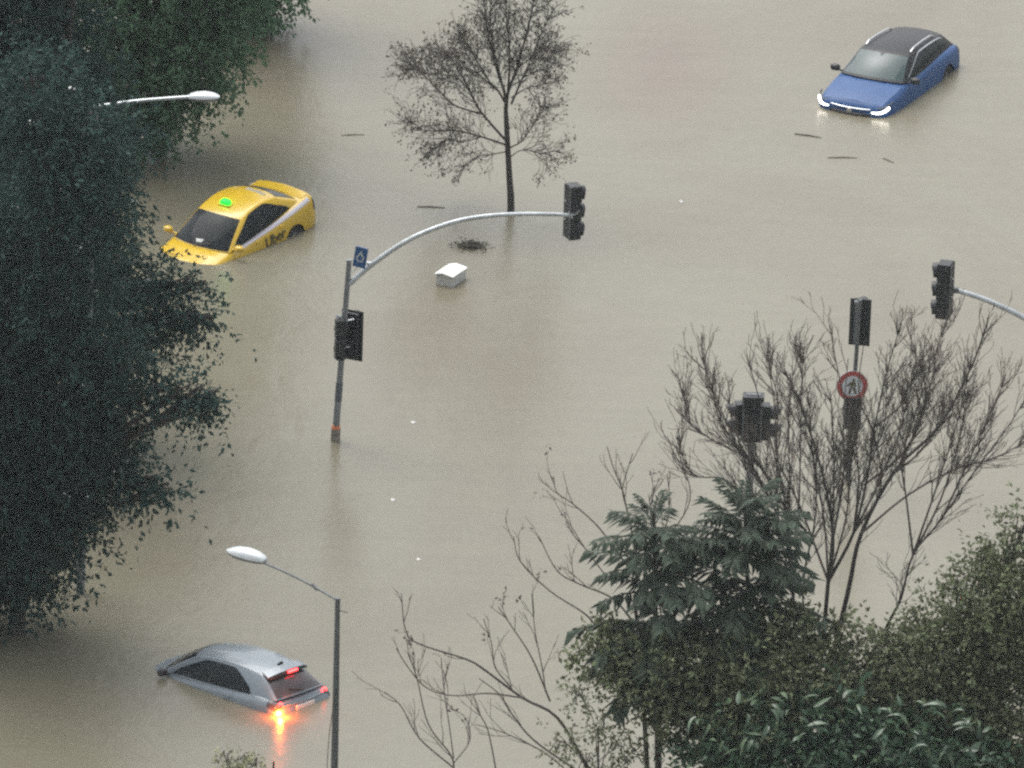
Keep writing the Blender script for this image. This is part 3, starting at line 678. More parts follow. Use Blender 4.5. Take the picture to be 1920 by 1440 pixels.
# ------------------------------------------------------------------ street lamps
def lamp_head(parent, root_p, tip_p, width, upv=Vector((0, 0, 1))):
    """streamlined lantern from the arm end (root_p) to its nose (tip_p)"""
    o = empty('lantern', root_p); o.parent = parent
    ax = (tip_p - root_p); Lh = ax.length; ax.normalize(); sd_ = upv.cross(ax).normalized(); uu = ax.cross(sd_)
    def P(s, y, z): return ax * (s * Lh) + sd_ * y + uu * z
    stn = [(0, .42, .10), (.06, .62, .19), (.25, .86, .26), (.5, 1, .28), (.75, .92, .22), (.9, .68, .13), (1, .30, .045)]
    N = 10; g = Geo(); vs = []
    for s, wv, hv in stn:
        for j in range(N + 1):
            a = PI * j / N; c_, s_ = math.cos(a), math.sin(a)
            vs.append(P(s, width / 2 * wv * math.copysign(abs(c_) ** .6, c_), Lh * hv * .6 * abs(s_) ** .75))
    fs = [(i * (N + 1) + j, i * (N + 1) + j + 1, (i + 1) * (N + 1) + j + 1, (i + 1) * (N + 1) + j) for i in range(len(stn) - 1) for j in range(N)]
    fs += [tuple(range(N + 1)), tuple(reversed(range((len(stn) - 1) * (N + 1), len(stn) * (N + 1))))]
    g.add(vs, fs); sh = g.build('lantern_shell', M['lamp_white'], o, smooth=50)
    bm = bmesh.new(); bm.from_mesh(sh.data); bmesh.ops.recalc_face_normals(bm, faces=bm.faces); bm.to_mesh(sh.data); bm.free()
    g = Geo(); vs = []
    for s, wv, hv in stn:
        for j in range(N + 1):
            a = PI * j / N; c_, s_ = math.cos(a), math.sin(a)
            vs.append(P(s, width / 2 * wv * .96 * c_, -.004 - width * .26 * wv * abs(s_) ** .7))
    g.add(vs, fs); sh = g.build('lantern_bowl', M['lamp_under'], o, smooth=50)
    bm = bmesh.new(); bm.from_mesh(sh.data); bmesh.ops.recalc_face_normals(bm, faces=bm.faces); bm.to_mesh(sh.data); bm.free()
    return o
bl_ = at(625, 1570)
lampn = thing('street_lamp', 'white-headed street lamp on a dark pole in front of the silver car', 'street lamp', bl_, group='street lamps')
invl = lambda p: Vector(p) - bl_; YL = bl_.y
tpn = invl(aty(633, 1124, YL))
g = Geo(); g.tube([Vector((0, 0, -1.5)), tpn * .5, tpn], [.085, .068, .05], 12); g.build('pole', M['lamp_pole'], lampn, smooth=40)
ar = [tpn + Vector((0, 0, -.02)), invl(aty(590, 1100.5, YL + .5)), invl(aty(540, 1075, YL + 1.0)), invl(aty(490, 1053, YL + 1.5))]
g = Geo(); g.tube(bez(ar, 16), .024, 8); g.tube([tpn + Vector((0, 0, -.22)), tpn + Vector((.2, 0, -.27))], .012, 6); g.tube([tpn, tpn + Vector((0, 0, .03))], .058, 12); g.tube([ar[1] + Vector((.05, -.05, -.03)), ar[1] + Vector((-.05, .05, .03))], .036, 8); g.build('arm', M['lamp_pole'], lampn, smooth=40)
lamp_head(lampn, invl(aty(497, 1053, YL + 1.45)), invl(aty(427, 1031, YL + 2.0)), .36)
cb = Geo(); cb.tube([invl(aty(x, y, YL - .1)) for x, y in ((631, 1290), (624, 1330), (618, 1370), (614, 1420), (612, 1500), (611, 1570))], .008, 5); cb.build('cable', M['trim'], lampn)

bf = at(149, 1112)
lampf = thing('street_lamp', 'street lamp with long pale arm reaching out of the dark trees', 'street lamp', bf, group='street lamps')
invf = lambda p: Vector(p) - bf; YF = bf.y
tpf = invf(aty(180, 197, YF))
g = Geo(); g.tube([Vector((0, 0, -1.5)), tpf * .5, tpf], [.10, .075, .05], 12); g.build('pole', M['pole_grey'], lampf, smooth=40)
g = Geo(); g.tube(bez([tpf + Vector((0, 0, -.03)), invf(aty(260, 189, YF - .1)), invf(aty(358, 181.5, YF - .2))], 12), .036, 8); g.build('arm', M['galv'], lampf, smooth=40)
lamp_head(lampf, invf(aty(354, 182, YF - .2)), invf(aty(412, 182, YF - .25)), .34)

# ------------------------------------------------------------------ white gabled box sticking out of the water
wd_ = Vector((.397, -.19, 0)).normalized(); ln = Vector((.247, .72, 0)).normalized(); ln = (ln - wd_ * ln.dot(wd_)).normalized()
eF = at(814, 512.7, .26); W_, L_ = .46, .74
bx = thing('cabinet_box', 'white box with a low gabled lid poking out of the flood water', 'box', Vector((eF.x, eF.y, 0)))
def bp2(u, v, z): return wd_ * u + ln * v + Vector((0, 0, z))
g = Geo(); rows = [(0, .26), (W_ * .36, .302), (W_ * .46, .302), (W_, .26)]
vs = [bp2(u, v, z - d_) for d_ in (0, .025) for v in (0, L_) for u, z in rows]
g.add(vs, [(0, 1, 5, 4), (1, 2, 6, 5), (2, 3, 7, 6), (8, 12, 13, 9), (9, 13, 14, 10), (10, 14, 15, 11), (0, 8, 9, 1), (1, 9, 10, 2), (2, 10, 11, 3), (4, 5, 13, 12), (5, 6, 14, 13), (6, 7, 15, 14), (0, 4, 12, 8), (3, 11, 15, 7)])
g.build('lid', M['box_white'], bx)
g = Geo(); poly = [(.03, -.9), (W_ - .03, -.9), (W_ - .03, .235), (W_ * .46, .274), (W_ * .36, .274), (.03, .235)]
vs = [bp2(u, v, z) for v in (.05, L_ - .03) for u, z in poly]; kq = len(poly)
g.add(vs, [tuple(range(kq)), tuple(reversed(range(kq, 2 * kq)))] + [(i, i + kq, (i + 1) % kq + kq, (i + 1) % kq) for i in range(kq)])
g.build('box_walls', M['box_side'], bx)

# ------------------------------------------------------------------ floating litter
def stick(px, lab, r=.02, bend=.03):
    a, b = at(*px[0]), at(*px[1]); c_ = (a + b) / 2; g = Geo()
    side_ = Vector((-(b - a).y, (b - a).x, 0)) * bend
    g.tube([a - c_ + Vector((0, 0, .004)), side_ + Vector((0, 0, .012)), b - c_ + Vector((0, 0, .004))], [r, r, r * .6], 6)
    o = g.build('floating_stick', M['debris']); o.location = c_; tag(o, lab, 'stick', 'sticks floating on the flood'); return o
stick(((1490, 251.5), (1540, 258.5)), 'dark floating stick just below the blue car', .022)
stick(((1552, 296), (1608, 296.5)), 'level thin stick lower down from the blue car', .014)
stick(((1655, 297), (1676, 306)), 'short slanting stick right of the level thin one', .012)
stick(((782, 388), (834, 390)), 'stick floating left of the bare tree trunk', .018)
stick(((640, 254), (684, 253)), 'faint thin stick between taxi and bare tree', .010)
for (px, py), lab, s in (((775, 793), 'white scrap of litter right of the mast foot', .05), ((737, 938), 'white scrap floating lower left of mid water', .05), ((785, 1050), 'small white scrap above the lower bare branches', .045), ((1278, 379), 'white speck of litter right of the mast signal head', .045)):
    g = Geo(); g.add([(-s, -s * .6, .01), (s * .2, -s, .004), (s, -s * .1, .02), (s * .5, s * .8, .006), (-s * .7, s * .5, .03), (0, 0, .045), (0, 0, -.02)], [(0, 1, 5), (1, 2, 5), (2, 3, 5), (3, 4, 5), (4, 0, 5), (1, 0, 6), (2, 1, 6), (3, 2, 6), (4, 3, 6), (0, 4, 6)])
    o = g.build('litter_scrap', M['debris_white']); o.location = at(px, py); tag(o, lab, 'litter', 'scraps of white litter')

# ------------------------------------------------------------------ trees
def leaf_arrays(p, a, n, l, w):
    """p (k,3) roots, a axes, n normals, l lengths, w widths -> verts, faces"""
    s = np.cross(a, n); s /= np.linalg.norm(s, axis=1)[:, None] + 1e-9
    l = l[:, None]; w = w[:, None]
    v = np.stack([p, p + a * l * .45 + s * w * .5, p + a * l - n * l * .12, p + a * l * .45 - s * w * .5], 1).reshape(-1, 3)
    return v
def mesh_quads(name, v, m, parent, kind=None):
    k = len(v) // 4
    me = bpy.data.meshes.new(name); me.vertices.add(len(v)); me.vertices.foreach_set('co', v.astype(np.float32).ravel())
    me.loops.add(4 * k); me.loops.foreach_set('vertex_index', np.arange(4 * k, dtype=np.int32))
    me.polygons.add(k); me.polygons.foreach_set('loop_start', np.arange(0, 4 * k, 4, dtype=np.int32))
    me.polygons.foreach_set('loop_total', np.full(k, 4, np.int32)); me.materials.append(m); me.update(calc_edges=True)
    o = link(name, me, parent)
    if kind: o['kind'] = kind
    return o
def unit(v): return v / (np.linalg.norm(v, axis=-1, keepdims=True) + 1e-9)
def sprigs(origin, direc, length, per, leaf, wratio, spread=.9, droop=.25, seed=0, curl=.0):
    """leaves alternating along short sprigs"""
    r = np.random.default_rng(seed); k = len(origin)
    t = (np.arange(per) + .5) / per
    t = np.clip(t[None, :] + r.normal(0, .08, (k, per)), 0, 1.05)
    P = origin[:, None, :] + direc[:, None, :] * (length[:, None] * t)[..., None]
    P[..., 2] -= droop * (length[:, None] * t) ** 2
    P = P.reshape(-1, 3); D = np.repeat(direc, per, 0)
    rd = unit(r.normal(0, 1, P.shape)); A = unit(D * (1 - spread * .6) + rd * spread + np.array([0, 0, -.3 * (droop > .3)]))
    N = unit(r.normal(0, .55, P.shape) + np.array([0, 0, 1.0])); N = unit(N - A * (N * A).sum(1, keepdims=True))
    L_ = leaf * r.uniform(.6, 1.25, len(P))
    return leaf_arrays(P + rd * .03, A, N, L_, L_ * wratio)
def blob_points(c, rad, n, seed, power=.45):
    r = np.random.default_rng(seed); d = unit(r.normal(0, 1, (n, 3))); q = r.uniform(0, 1, n) ** power
    # lumpy radius so the outline is uneven
    k1 = r.normal(0, 1.6, (6, 3)); ph = r.uniform(0, 6, 6)
    lump = 1 + .11 * np.sin(d @ k1.T * 2.2 + ph).sum(1) / 1.6
    return np.array(c) + d * (q * lump)[:, None] * np.array(rad), d

def limb(g, pts, r0, r1, n=6):
    pts = bez(pts, max(6, 4 * len(pts))); k = len(pts); g.tube(pts, [lerp(r0, r1, (i / (k - 1)) ** .8) for i in range(k)], n, cap=True); return pts

def leafy_tree(name, label, base_px, blobs, mt, leaf=.13, wr=.55, dens=1.0, seed=1, trunk_r=.16, cat='tree', group=None, lean=0., spr=.6, droop=.35, pale=0, per=12, out=.85, powr=.45):
    """blobs: (px, py, radius px, depth offset m, vertical squash)"""
    b = at(*base_px); root = thing(name, label, cat, b, group=group); Y0 = b.y; r = random.Random(seed)
    cents = []
    g = Geo()
    allv = []
    for i, (px, py, rp, dy, sq) in enumerate(blobs):
        c = aty(px, py, Y0 + dy) - b; rad = rp / 87.0
        cents.append((c, rad))
        n = int(150 * dens * rad ** 2 * (1 + .25 * rad)) + 8
        o, d = blob_points(c, (rad, rad * 1.05, rad * sq), n, seed * 31 + i, powr)
        dr = unit(d * out + np.random.default_rng(seed + i).normal(0, .5, d.shape) + np.array([0, 0, -.15]))
        ln_ = np.random.default_rng(seed + 7 * i).uniform(.5, 1.25, n) * spr
        allv.append(sprigs(o, dr, ln_, per, leaf, wr, .85, droop, seed * 77 + i))
    tall = max(c.z for c, _ in cents); mean = sum((c for c, _ in cents), Vector()) / len(cents)
    tp_ = [Vector((0, 0, -1.5)), Vector((mean.x * .05, mean.y * .05, tall * .12)), Vector((mean.x * .3, mean.y * .3, tall * .45)), Vector((mean.x * .75, mean.y * .75, tall * .8))]
    tpts = limb(g, tp_, trunk_r, trunk_r * .35, 10); g.build('trunk', M['bark'], root, smooth=60)
    for c, rad in cents:
        gl = Geo(); s = min(range(len(tpts)), key=lambda q: abs(tpts[q].z - max(.15 * tall, c.z * .55)))
        st_ = tpts[s]; mid = st_.lerp(c, .5) + Vector((r.uniform(-.2, .2), r.uniform(-.2, .2), .15)); limb(gl, [st_, mid, c], trunk_r * .38, trunk_r * .12, 6)
        for q in range(5):
            e = c + Vector((r.uniform(-1, 1), r.uniform(-1, 1), r.uniform(-.8, 1))) * rad * .75; limb(gl, [mid.lerp(c, r.uniform(.2, .9)), (c + e) / 2 + Vector((0, 0, .1)), e], trunk_r * .14, .012, 5)
        gl.build('branch', M['bark'], root, smooth=60)
    fo = mesh_quads('foliage', np.concatenate(allv), mt, root, 'stuff')
    if pale:  # small pale quads added as painted glints on the front foliage
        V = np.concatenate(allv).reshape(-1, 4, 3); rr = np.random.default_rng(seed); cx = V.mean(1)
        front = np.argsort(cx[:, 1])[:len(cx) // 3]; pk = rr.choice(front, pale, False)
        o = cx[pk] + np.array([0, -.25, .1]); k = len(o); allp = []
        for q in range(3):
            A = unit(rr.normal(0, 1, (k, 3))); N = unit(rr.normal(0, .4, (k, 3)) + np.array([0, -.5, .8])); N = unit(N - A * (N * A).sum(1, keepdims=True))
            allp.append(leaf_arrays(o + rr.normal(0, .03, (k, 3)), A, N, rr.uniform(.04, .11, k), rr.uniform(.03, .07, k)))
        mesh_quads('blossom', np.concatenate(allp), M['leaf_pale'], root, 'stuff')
    return root

# --- dark trees along the left edge and the greener one behind
leafy_tree('broadleaf_tree', 'mid green tree in the top left corner above the street lamp head', (300, 285),
    [(300, 90, 130, 0, .9), (380, 60, 105, -.2, .9), (250, 170, 110, -.5, .9), (330, 190, 78, -.3, .8), (395, 130, 62, 0, .8), (270, 250, 55, -.3, .9), (190, 60, 150, .4, 1), (340, -80, 160, .2, 1), (440, -40, 105, 0, 1), (300, -260, 200, .3, 1), (150, -150, 170, .3, 1), (430, -220, 140, .3, 1), (300, -450, 190, .3, 1), (120, 240, 120, .2, 1), (215, 300, 58, -.2, 1), (180, 340, 75, 0, 1), (235, 330, 40, -.3, .9), (170, 420, 60, 0, 1)],
    M['leaf_green'], .13, .6, 1.2, 3, .2)
leafy_tree('broadleaf_tree', 'farthest green tree, cut by the top edge left of the leafless tree', (480, 55),
    [(470, 20, 62, 0, .8), (520, -40, 75, 0, .9), (430, -20, 80, .2, .9), (470, -180, 130, .3, 1), (460, -400, 160, .3, 1), (540, -200, 75, .2, 1), (380, -260, 130, .4, 1)],
    M['leaf_green'], .13, .6, 1.2, 33, .18)
leafy_tree('broadleaf_tree', 'tall dark tree between the taxi and the left edge, dotted with white', (80, 800),
    [(60, 100, 150, 0, 1), (110, 250, 140, -.3, 1), (40, 350, 160, .4, 1), (170, 300, 70, -.8, 1), (212, 275, 44, -.8, 1), (150, 420, 92, -.5, 1), (198, 385, 44, -.9, .9), (245, 560, 62, -1.0, .8), (190, 560, 120, -.6, .9), (40, 560, 160, 0, 1), (-60, 200, 150, .5, 1), (325, 612, 30, -1.2, .6), (362, 598, 20, -1.2, .6), (388, 602, 13, -1.2, .6), (310, 545, 32, -1.2, .55), (350, 532, 18, -1.2, .55), (378, 540, 11, -1.2, .6), (300, 650, 28, -1.1, .7), (-20, -60, 160, 0, 1), (60, -250, 200, .3, 1), (-120, -100, 200, .5, 1), (-220, 200, 200, .5, 1), (-200, 500, 190, .5, 1)],  # unseen far-left clumps added to block skylight and darken the water
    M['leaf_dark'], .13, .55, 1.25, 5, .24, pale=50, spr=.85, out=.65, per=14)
leafy_tree('broadleaf_tree', 'nearest dark tree on the left with drooping sprays over the water', (30, 1185),
    [(45, 760, 155, 0, 1), (155, 715, 96, -.4, .9), (230, 690, 52, -.8, .8), (300, 730, 34, -1, .6), (335, 738, 24, -1.1, .5), (368, 742, 20, -1.1, .5), (396, 744, 13, -1.1, .6), (378, 768, 11, -1.1, .7), (160, 825, 80, -.5, .8), (40, 930, 130, 0, 1), (122, 915, 70, -.5, .8), (205, 885, 36, -.8, .6), (275, 905, 26, -.9, .5), (305, 920, 15, -.9, .6), (268, 938, 12, -.9, .4), (150, 970, 30, -.6, .7), (70, 1000, 70, -.3, .9), (0, 1050, 90, 0, .8), (-60, 800, 150, .3, 1), (45, 1070, 45, -.3, .9), (240, 825, 28, -.8, .6),
     (110, 330, 105, -1.0, 1), (160, 250, 65, -1.2, 1), (95, 530, 110, -.8, 1), (165, 400, 60, -1.2, .9), (60, 180, 90, -.6, 1), (185, 655, 58, -1.1, .8), (-40, 500, 160, 0, 1), (-200, 700, 190, .2, 1), (-200, 1000, 180, .2, 1)],  # clumps at far left are out of view, added to shade the water
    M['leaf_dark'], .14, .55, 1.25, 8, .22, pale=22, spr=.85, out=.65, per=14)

# --- bare trees: main limbs drawn point by point, twigs grown on them
def twiggy(g, gl, p, d, L_, r, lev, rr, leaves, maxlev, upw, leafp, ang=(18, 42)):
    n = max(4, int(L_ / .11)); st_ = L_ / n; pts = [p]; d = d.normalized()
    for i in range(n):
        d = (d + Vector((rr.gauss(0, .10), rr.gauss(0, .10), rr.gauss(0, .08) + upw)) ).normalized(); p = p + d * st_; pts.append(p)
        if lev < maxlev and i >= 1 and rr.random() < .50:
            a = R(rr.uniform(*ang)); axis = d.cross(Vector((rr.gauss(0, 1), rr.gauss(0, 1), rr.gauss(0, 1)))).normalized()
            twiggy(g, gl, p, Matrix.Rotation(a, 3, axis) @ d, L_ * rr.uniform(.35, .65), max(.0055, r * .6), lev + 1, rr, leaves, maxlev, upw, leafp, ang)
    k = len(pts); g.tube(pts, [max(.0045, r * (1 - .65 * i / (k - 1))) for i in range(k)], 4 if lev else 5, cap=False)
    if rr.random() < leafp: leaves.append((p, d))
def bare_tree(name, label, base_px, trunk, limbs, seed, r_trunk, r_limb, depth, twig_n, twig_l, upw=.05, maxlev=2, leafp=.1, bark='bark', leafmat='leaf_brown', leaf=.07, ang=(18, 42), group=None, start=.25, rtw=.011, leafn=5, avoid=()):
    b = at(*base_px); Y0 = b.y; rr = random.Random(seed)
    root = thing(name, label, 'tree', b, group=group)
    if trunk:
        g = Geo(); tp = [aty(x, y, Y0) - b for x, y in trunk]; tp = [Vector((tp[0].x, 0, -1.5))] + tp; limb(g, tp, r_trunk, r_trunk * .45, 10); g.build('trunk', M[bark], root, smooth=60)
    leaves = []; tw = Geo()
    for li, lm in enumerate(limbs):
        pts_px = lm[0]; dy0, dy1 = lm[1] if len(lm) > 1 and lm[1] else (0, rr.uniform(-depth, depth)); r0 = lm[2] if len(lm) > 2 else r_limb
        m_ = len(pts_px); g = Geo()
        P3 = [aty(x, y, Y0 + lerp(dy0, dy1, i / (m_ - 1))) - b for i, (x, y) in enumerate(pts_px)]
        pts = limb(g, P3, r0, max(.009, r0 * .22), 6)
        tot = len(pts)
        for q in range(int(twig_n * (lm[3] if len(lm) > 3 else 1))):
            i = min(tot - 2, int(tot * (start + (1 - start) * rr.random()))); d = (pts[i + 1] - pts[i]).normalized()
            axis = d.cross(Vector((rr.gauss(0, 1), rr.gauss(0, 1), rr.gauss(0, 1)))).normalized(); a = R(rr.uniform(*ang))
            if avoid:
                d2 = Matrix.Rotation(a, 3, axis) @ d
                qs = [to_px(b + pts[i] + d2 * k_) for k_ in (.15, .45, .75)]
                if any(math.hypot(x - ax, y - ay) < ar for x, y in qs for ax, ay, ar in avoid): continue
            twiggy(g, None, pts[i], Matrix.Rotation(a, 3, axis) @ d, twig_l * rr.uniform(.5, 1.2) * (1.15 - .5 * i / tot), rtw, 0, rr, leaves, maxlev, upw, leafp, ang)
        g.build('branch', M['twig' if r0 < .03 else bark], root, smooth=60)
    if leaves:
        o = np.array([tuple(p) for p, d in leaves]); d = np.array([tuple(d) for p, d in leaves])
        v = sprigs(o, unit(d + np.array([0, 0, -.2])), np.full(len(o), .16), leafn, leaf, .6, .9, .4, seed); mesh_quads('leaves', v, M[leafmat], root, 'stuff')
    return root
def to_px(p):
    q = Vector(p) - CAM; z = q.dot(fw); return 960 + FPX * q.dot(rt) / z, 720 - FPX * q.dot(up) / z
def zc(pts, ox, oy, s): return [(ox + x / s, oy + y / s) for x, y in pts]
Zm = lambda *p: [(950 + (x - 950) * .87, y) for x, y in zc(p, 700, 0, 3.2725)]
bare_tree('bare_tree', 'almost leafless tree with a slim dark trunk standing in open water', (959, 397), [(958, 390), (955, 330), (950, 240), (948, 200)],
    [(Zm((815, 655), (830, 560), (890, 420), (960, 200), (1000, 50), (1030, -90)), (0, .5), .05, 1.2),
     (Zm((815, 660), (800, 560), (740, 400), (690, 220), (660, 40), (640, -80)), (0, -.6), .045, 1.2),
     (Zm((820, 870), (640, 690), (560, 560), (470, 420), (400, 330)), (0, .8), .035), (Zm((815, 890), (640, 840), (450, 800), (250, 800), (130, 740)), (0, -1.), .028),
     (Zm((640, 700), (440, 640), (300, 520), (200, 430), (130, 400)), (.4, 1.2), .026), (Zm((820, 650), (760, 560), (680, 480), (560, 300), (470, 190)), (0, -1.5), .03),
     (Zm((845, 905), (930, 860), (1020, 740), (1070, 640)), (0, -.5), .02, .7), (Zm((850, 640), (930, 480), (1030, 280), (1120, 90)), (0, .8), .03),
     (Zm((825, 600), (840, 350), (820, 150), (800, -60)), (0, .2), .035), (Zm((815, 930), (700, 950), (620, 960), (500, 1020)), (0, .7), .018, .4),
     (Zm((840, 965), (930, 920), (1060, 940), (1180, 925)), (0, -.7), .014, .45), (Zm((800, 560), (720, 280), (700, 100), (720, -80)), (0, 1.0), .03),
     (Zm((560, 560), (450, 470), (250, 450), (120, 380)), (.6, -.5), .02), (Zm((640, 840), (500, 870), (400, 850), (330, 900)), (-.3, .3), .016, .7),
     (Zm((890, 420), (1000, 350), (1080, 300), (1150, 330)), (.2, -.7), .018), (Zm((760, 560), (620, 450), (520, 330), (380, 330)), (0, .3), .02),
     (Zm((850, 600), (960, 540), (1060, 520), (1120, 470)), (0, .9), .018, .7)],
    11, .105, .026, .8, 62, .60, .02, 2, .30, leaf=.07, ang=(22, 55), start=.22, rtw=.008, leafn=4)

S = [[(1515, 1400), (1540, 1230), (1553, 1090), (1562, 1010), (1545, 900), (1505, 770), (1470, 690)],
     [(1553, 1090), (1600, 1000), (1625, 900), (1640, 800), (1662, 700), (1690, 605)],
     [(1545, 1300), (1590, 1110), (1615, 1000), (1680, 880), (1760, 800), (1820, 690), (1850, 610)],
     [(1505, 1330), (1490, 1180), (1485, 1060), (1470, 930), (1435, 790), (1400, 665)],
     [(1487, 1070), (1455, 960), (1390, 850), (1340, 740), (1315, 670)],
     [(1560, 1400), (1620, 1260), (1670, 1160), (1690, 1120), (1712, 1040), (1760, 980), (1830, 880), (1890, 800), (1930, 735)],
     [(1712, 1040), (1700, 940), (1692, 860), (1722, 760), (1775, 600)],
     [(1562, 1010), (1580, 900), (1592, 800), (1572, 700), (1555, 610)],
     [(1495, 1000), (1430, 880), (1355, 835), (1295, 795), (1280, 730)],
     [(1620, 910), (1700, 840), (1735, 740), (1700, 610)],
     [(1765, 975), (1800, 900), (1845, 800), (1885, 710)],
     [(1520, 1240), (1505, 1100), (1530, 960), (1520, 840), (1480, 760), (1500, 650)],
     [(1600, 1000), (1650, 920), (1640, 820), (1610, 740), (1620, 640)],
     [(1485, 1080), (1410, 960), (1360, 900), (1300, 890), (1270, 830)],
     [(1615, 1000), (1700, 930), (1790, 880), (1860, 860), (1920, 830)],
     [(1553, 1090), (1500, 950), (1455, 850), (1460, 760), (1440, 680)]]
_r = random.Random(77)
NODES = [(1553, 1090), (1600, 1000), (1622, 905), (1488, 1120), (1486, 1065), (1712, 1040), (1680, 885), (1472, 935), (1562, 1010), (1640, 800), (1450, 950)]
for i in range(19):
    x1 = 1310 + 540 * (i + _r.random()) / 19; y1 = _r.uniform(630, 760) + 60 * abs((x1 - 1600) / 300) ** 2
    x0, y0 = min(NODES, key=lambda q: abs(q[0] - (1560 + (x1 - 1580) * .55)) + _r.uniform(0, 50) - .15 * q[1])
    S.append([(x0, y0), (lerp(x0, x1, .42) + _r.uniform(-10, 10), lerp(y0, y1, .33)), (lerp(x0, x1, .78) + _r.uniform(-10, 10), lerp(y0, y1, .68)), (x1, y1)])
bare_tree('bare_tree', 'many-stemmed bare tree spreading upright branches in front of the signal posts', (1520, 1520), None,
    [(s, None, .065 if i in (0, 2) else .04 if i in (1, 3, 5) else .027, 1) for i, s in enumerate(S)], 23, .12, .03, 1.0, 40, .78, .085, 2, .0, ang=(14, 36), start=.28, rtw=.0095, avoid=((1598, 724, 46), (1612, 604, 50), (1411, 785, 52)))
Zl = lambda *p: zc(p, 700, 820, 2.3233)
bare_tree('bare_tree', 'sparse bare tree at bottom centre with sagging side branches and few withered leaves', (1130, 1560), [(1125, 1520), (1112, 1460), (1098, 1430)],
    [(Zl((930, 1430), (800, 1220), (650, 1135), (480, 1010), (400, 965), (200, 900), (140, 840), (122, 680)), (0, .5), .036, .8), (Zl((650, 1135), (500, 1115), (350, 1125), (230, 1090), (150, 1000), (100, 920)), (.1, -.4), .02, .8),
     (Zl((600, 1090), (530, 1000), (515, 900), (480, 790)), (.1, .4), .018, .6), (Zl((900, 1460), (700, 1320), (600, 1200), (550, 1120), (460, 1050)), (0, -.8), .022, .6),
     (Zl((830, 1440), (740, 1370), (600, 1300), (520, 1270), (440, 1250)), (0, .6), .018, .6), (Zl((350, 1480), (340, 1390), (240, 1250), (190, 1050), (150, 940)), (-.5, -.2), .022, .6),
     (Zl((350, 1440), (200, 1310), (120, 1170), (50, 1110)), (-.5, -.8), .018, .7), (Zl((540, 1480), (500, 1280), (460, 1200), (440, 1140)), (0, .2), .018, .5),
     (Zl((750, 1110), (735, 1000), (705, 850), (690, 680)), (.2, .8), .018, .6), (Zl((770, 1150), (690, 960), (600, 820), (545, 740)), (0, -.3), .02, .7),
     (Zl((350, 1400), (330, 1250), (310, 1120), (295, 960)), (-.4, .4), .015, .6), (Zl((350, 1420), (420, 1320), (400, 1220), (330, 1180)), (-.4, 0), .013, .5)],
    31, .07, .02, .8, 7, .75, .07, 1, .10, leaf=.10, ang=(16, 40), start=.25, rtw=.010, leafn=6)
bare_tree('bare_tree', 'leafless tree rising behind the dark fronds, thin forked twigs', (1215, 1540), [(1215, 1500), (1205, 1300), (1190, 1120)],
    [(Zl((1130, 1000), (970, 820), (910, 760), (770, 670), (640, 540), (610, 430)), (0, .4), .026, .7), (Zl((1130, 800), (1040, 700), (900, 640), (800, 580), (720, 430)), (0, -.4), .022, .8),
     (Zl((1160, 620), (1060, 500), (980, 390), (870, 290), (800, 240), (785, 170)), (0, .5), .024, .8), (Zl((1160, 560), (1110, 340), (1085, 230), (1045, 130), (1018, 40)), (0, 0), .022, .5), (Zl((1100, 300), (1085, 230), (1105, 150), (1130, 70)), (0, .1), .014, .4),
     (Zl((1010, 600), (920, 480), (870, 400), (830, 340)), (0, .5), .016, .6), (Zl((1180, 700), (1250, 480), (1290, 300), (1280, 160)), (0, .3), .02, .8), (Zl((1250, 480), (1380, 270), (1320, 40)), (.1, .4), .016, .8), (Zl((1170, 700), (1210, 420), (1200, 250)), (0, -.3), .022, 1.0)],
    37, .075, .02, .8, 7, .75, .09, 1, .12, leaf=.085, ang=(16, 38), start=.3, rtw=.010, leafn=5)

# --- evergreens with layered fronds: every frond is a part
def frond_mesh(name, seed, L_=1.0, nl=13):
    rr = random.Random(seed); g = Geo()
    g.tube([(0, 0, 0), (L_ * .5, 0, .05), (L_, 0, -.08)], [.014, .01, .004], 4)
    for i in range(nl):
        s = .12 + .86 * i / (nl - 1); x = L_ * s; z = .05 * math.sin(PI * s) - .08 * s * s
        for sg in (1, -1):
            ll = L_ * .30 * (.6 + .4 * math.sin(PI * (.15 + .8 * s))) * rr.uniform(.8, 1.2); a = R(rr.uniform(45, 80)) * (1 - .35 * s); wv = .048 * rr.uniform(.75, 1.25)
            dx, dy = math.cos(a), sg * math.sin(a); dz = rr.uniform(-.95, -.35); nx, ny = -dy, dx; tw = rr.uniform(-.03, .03)
            P = [(x, 0, z), (x + dx * ll * .4 + nx * wv, dy * ll * .4 + ny * wv, z + dz * ll * .2 + tw), (x + dx * ll, dy * ll, z + dz * ll), (x + dx * ll * .4 - nx * wv, dy * ll * .4 - ny * wv, z + dz * ll * .2 - tw), (x + dx * ll * .45, dy * ll * .45, z + dz * ll * .2 + .018)]
            g.add(P, [(0, 1, 4), (1, 2, 4), (2, 3, 4), (3, 0, 4)])
    me = bpy.data.meshes.new(name); me.from_pydata(g.v, [], g.f); me.materials.append(M['leaf_frond']); return me
FR = [frond_mesh('frond', i, 1.0) for i in range(4)]
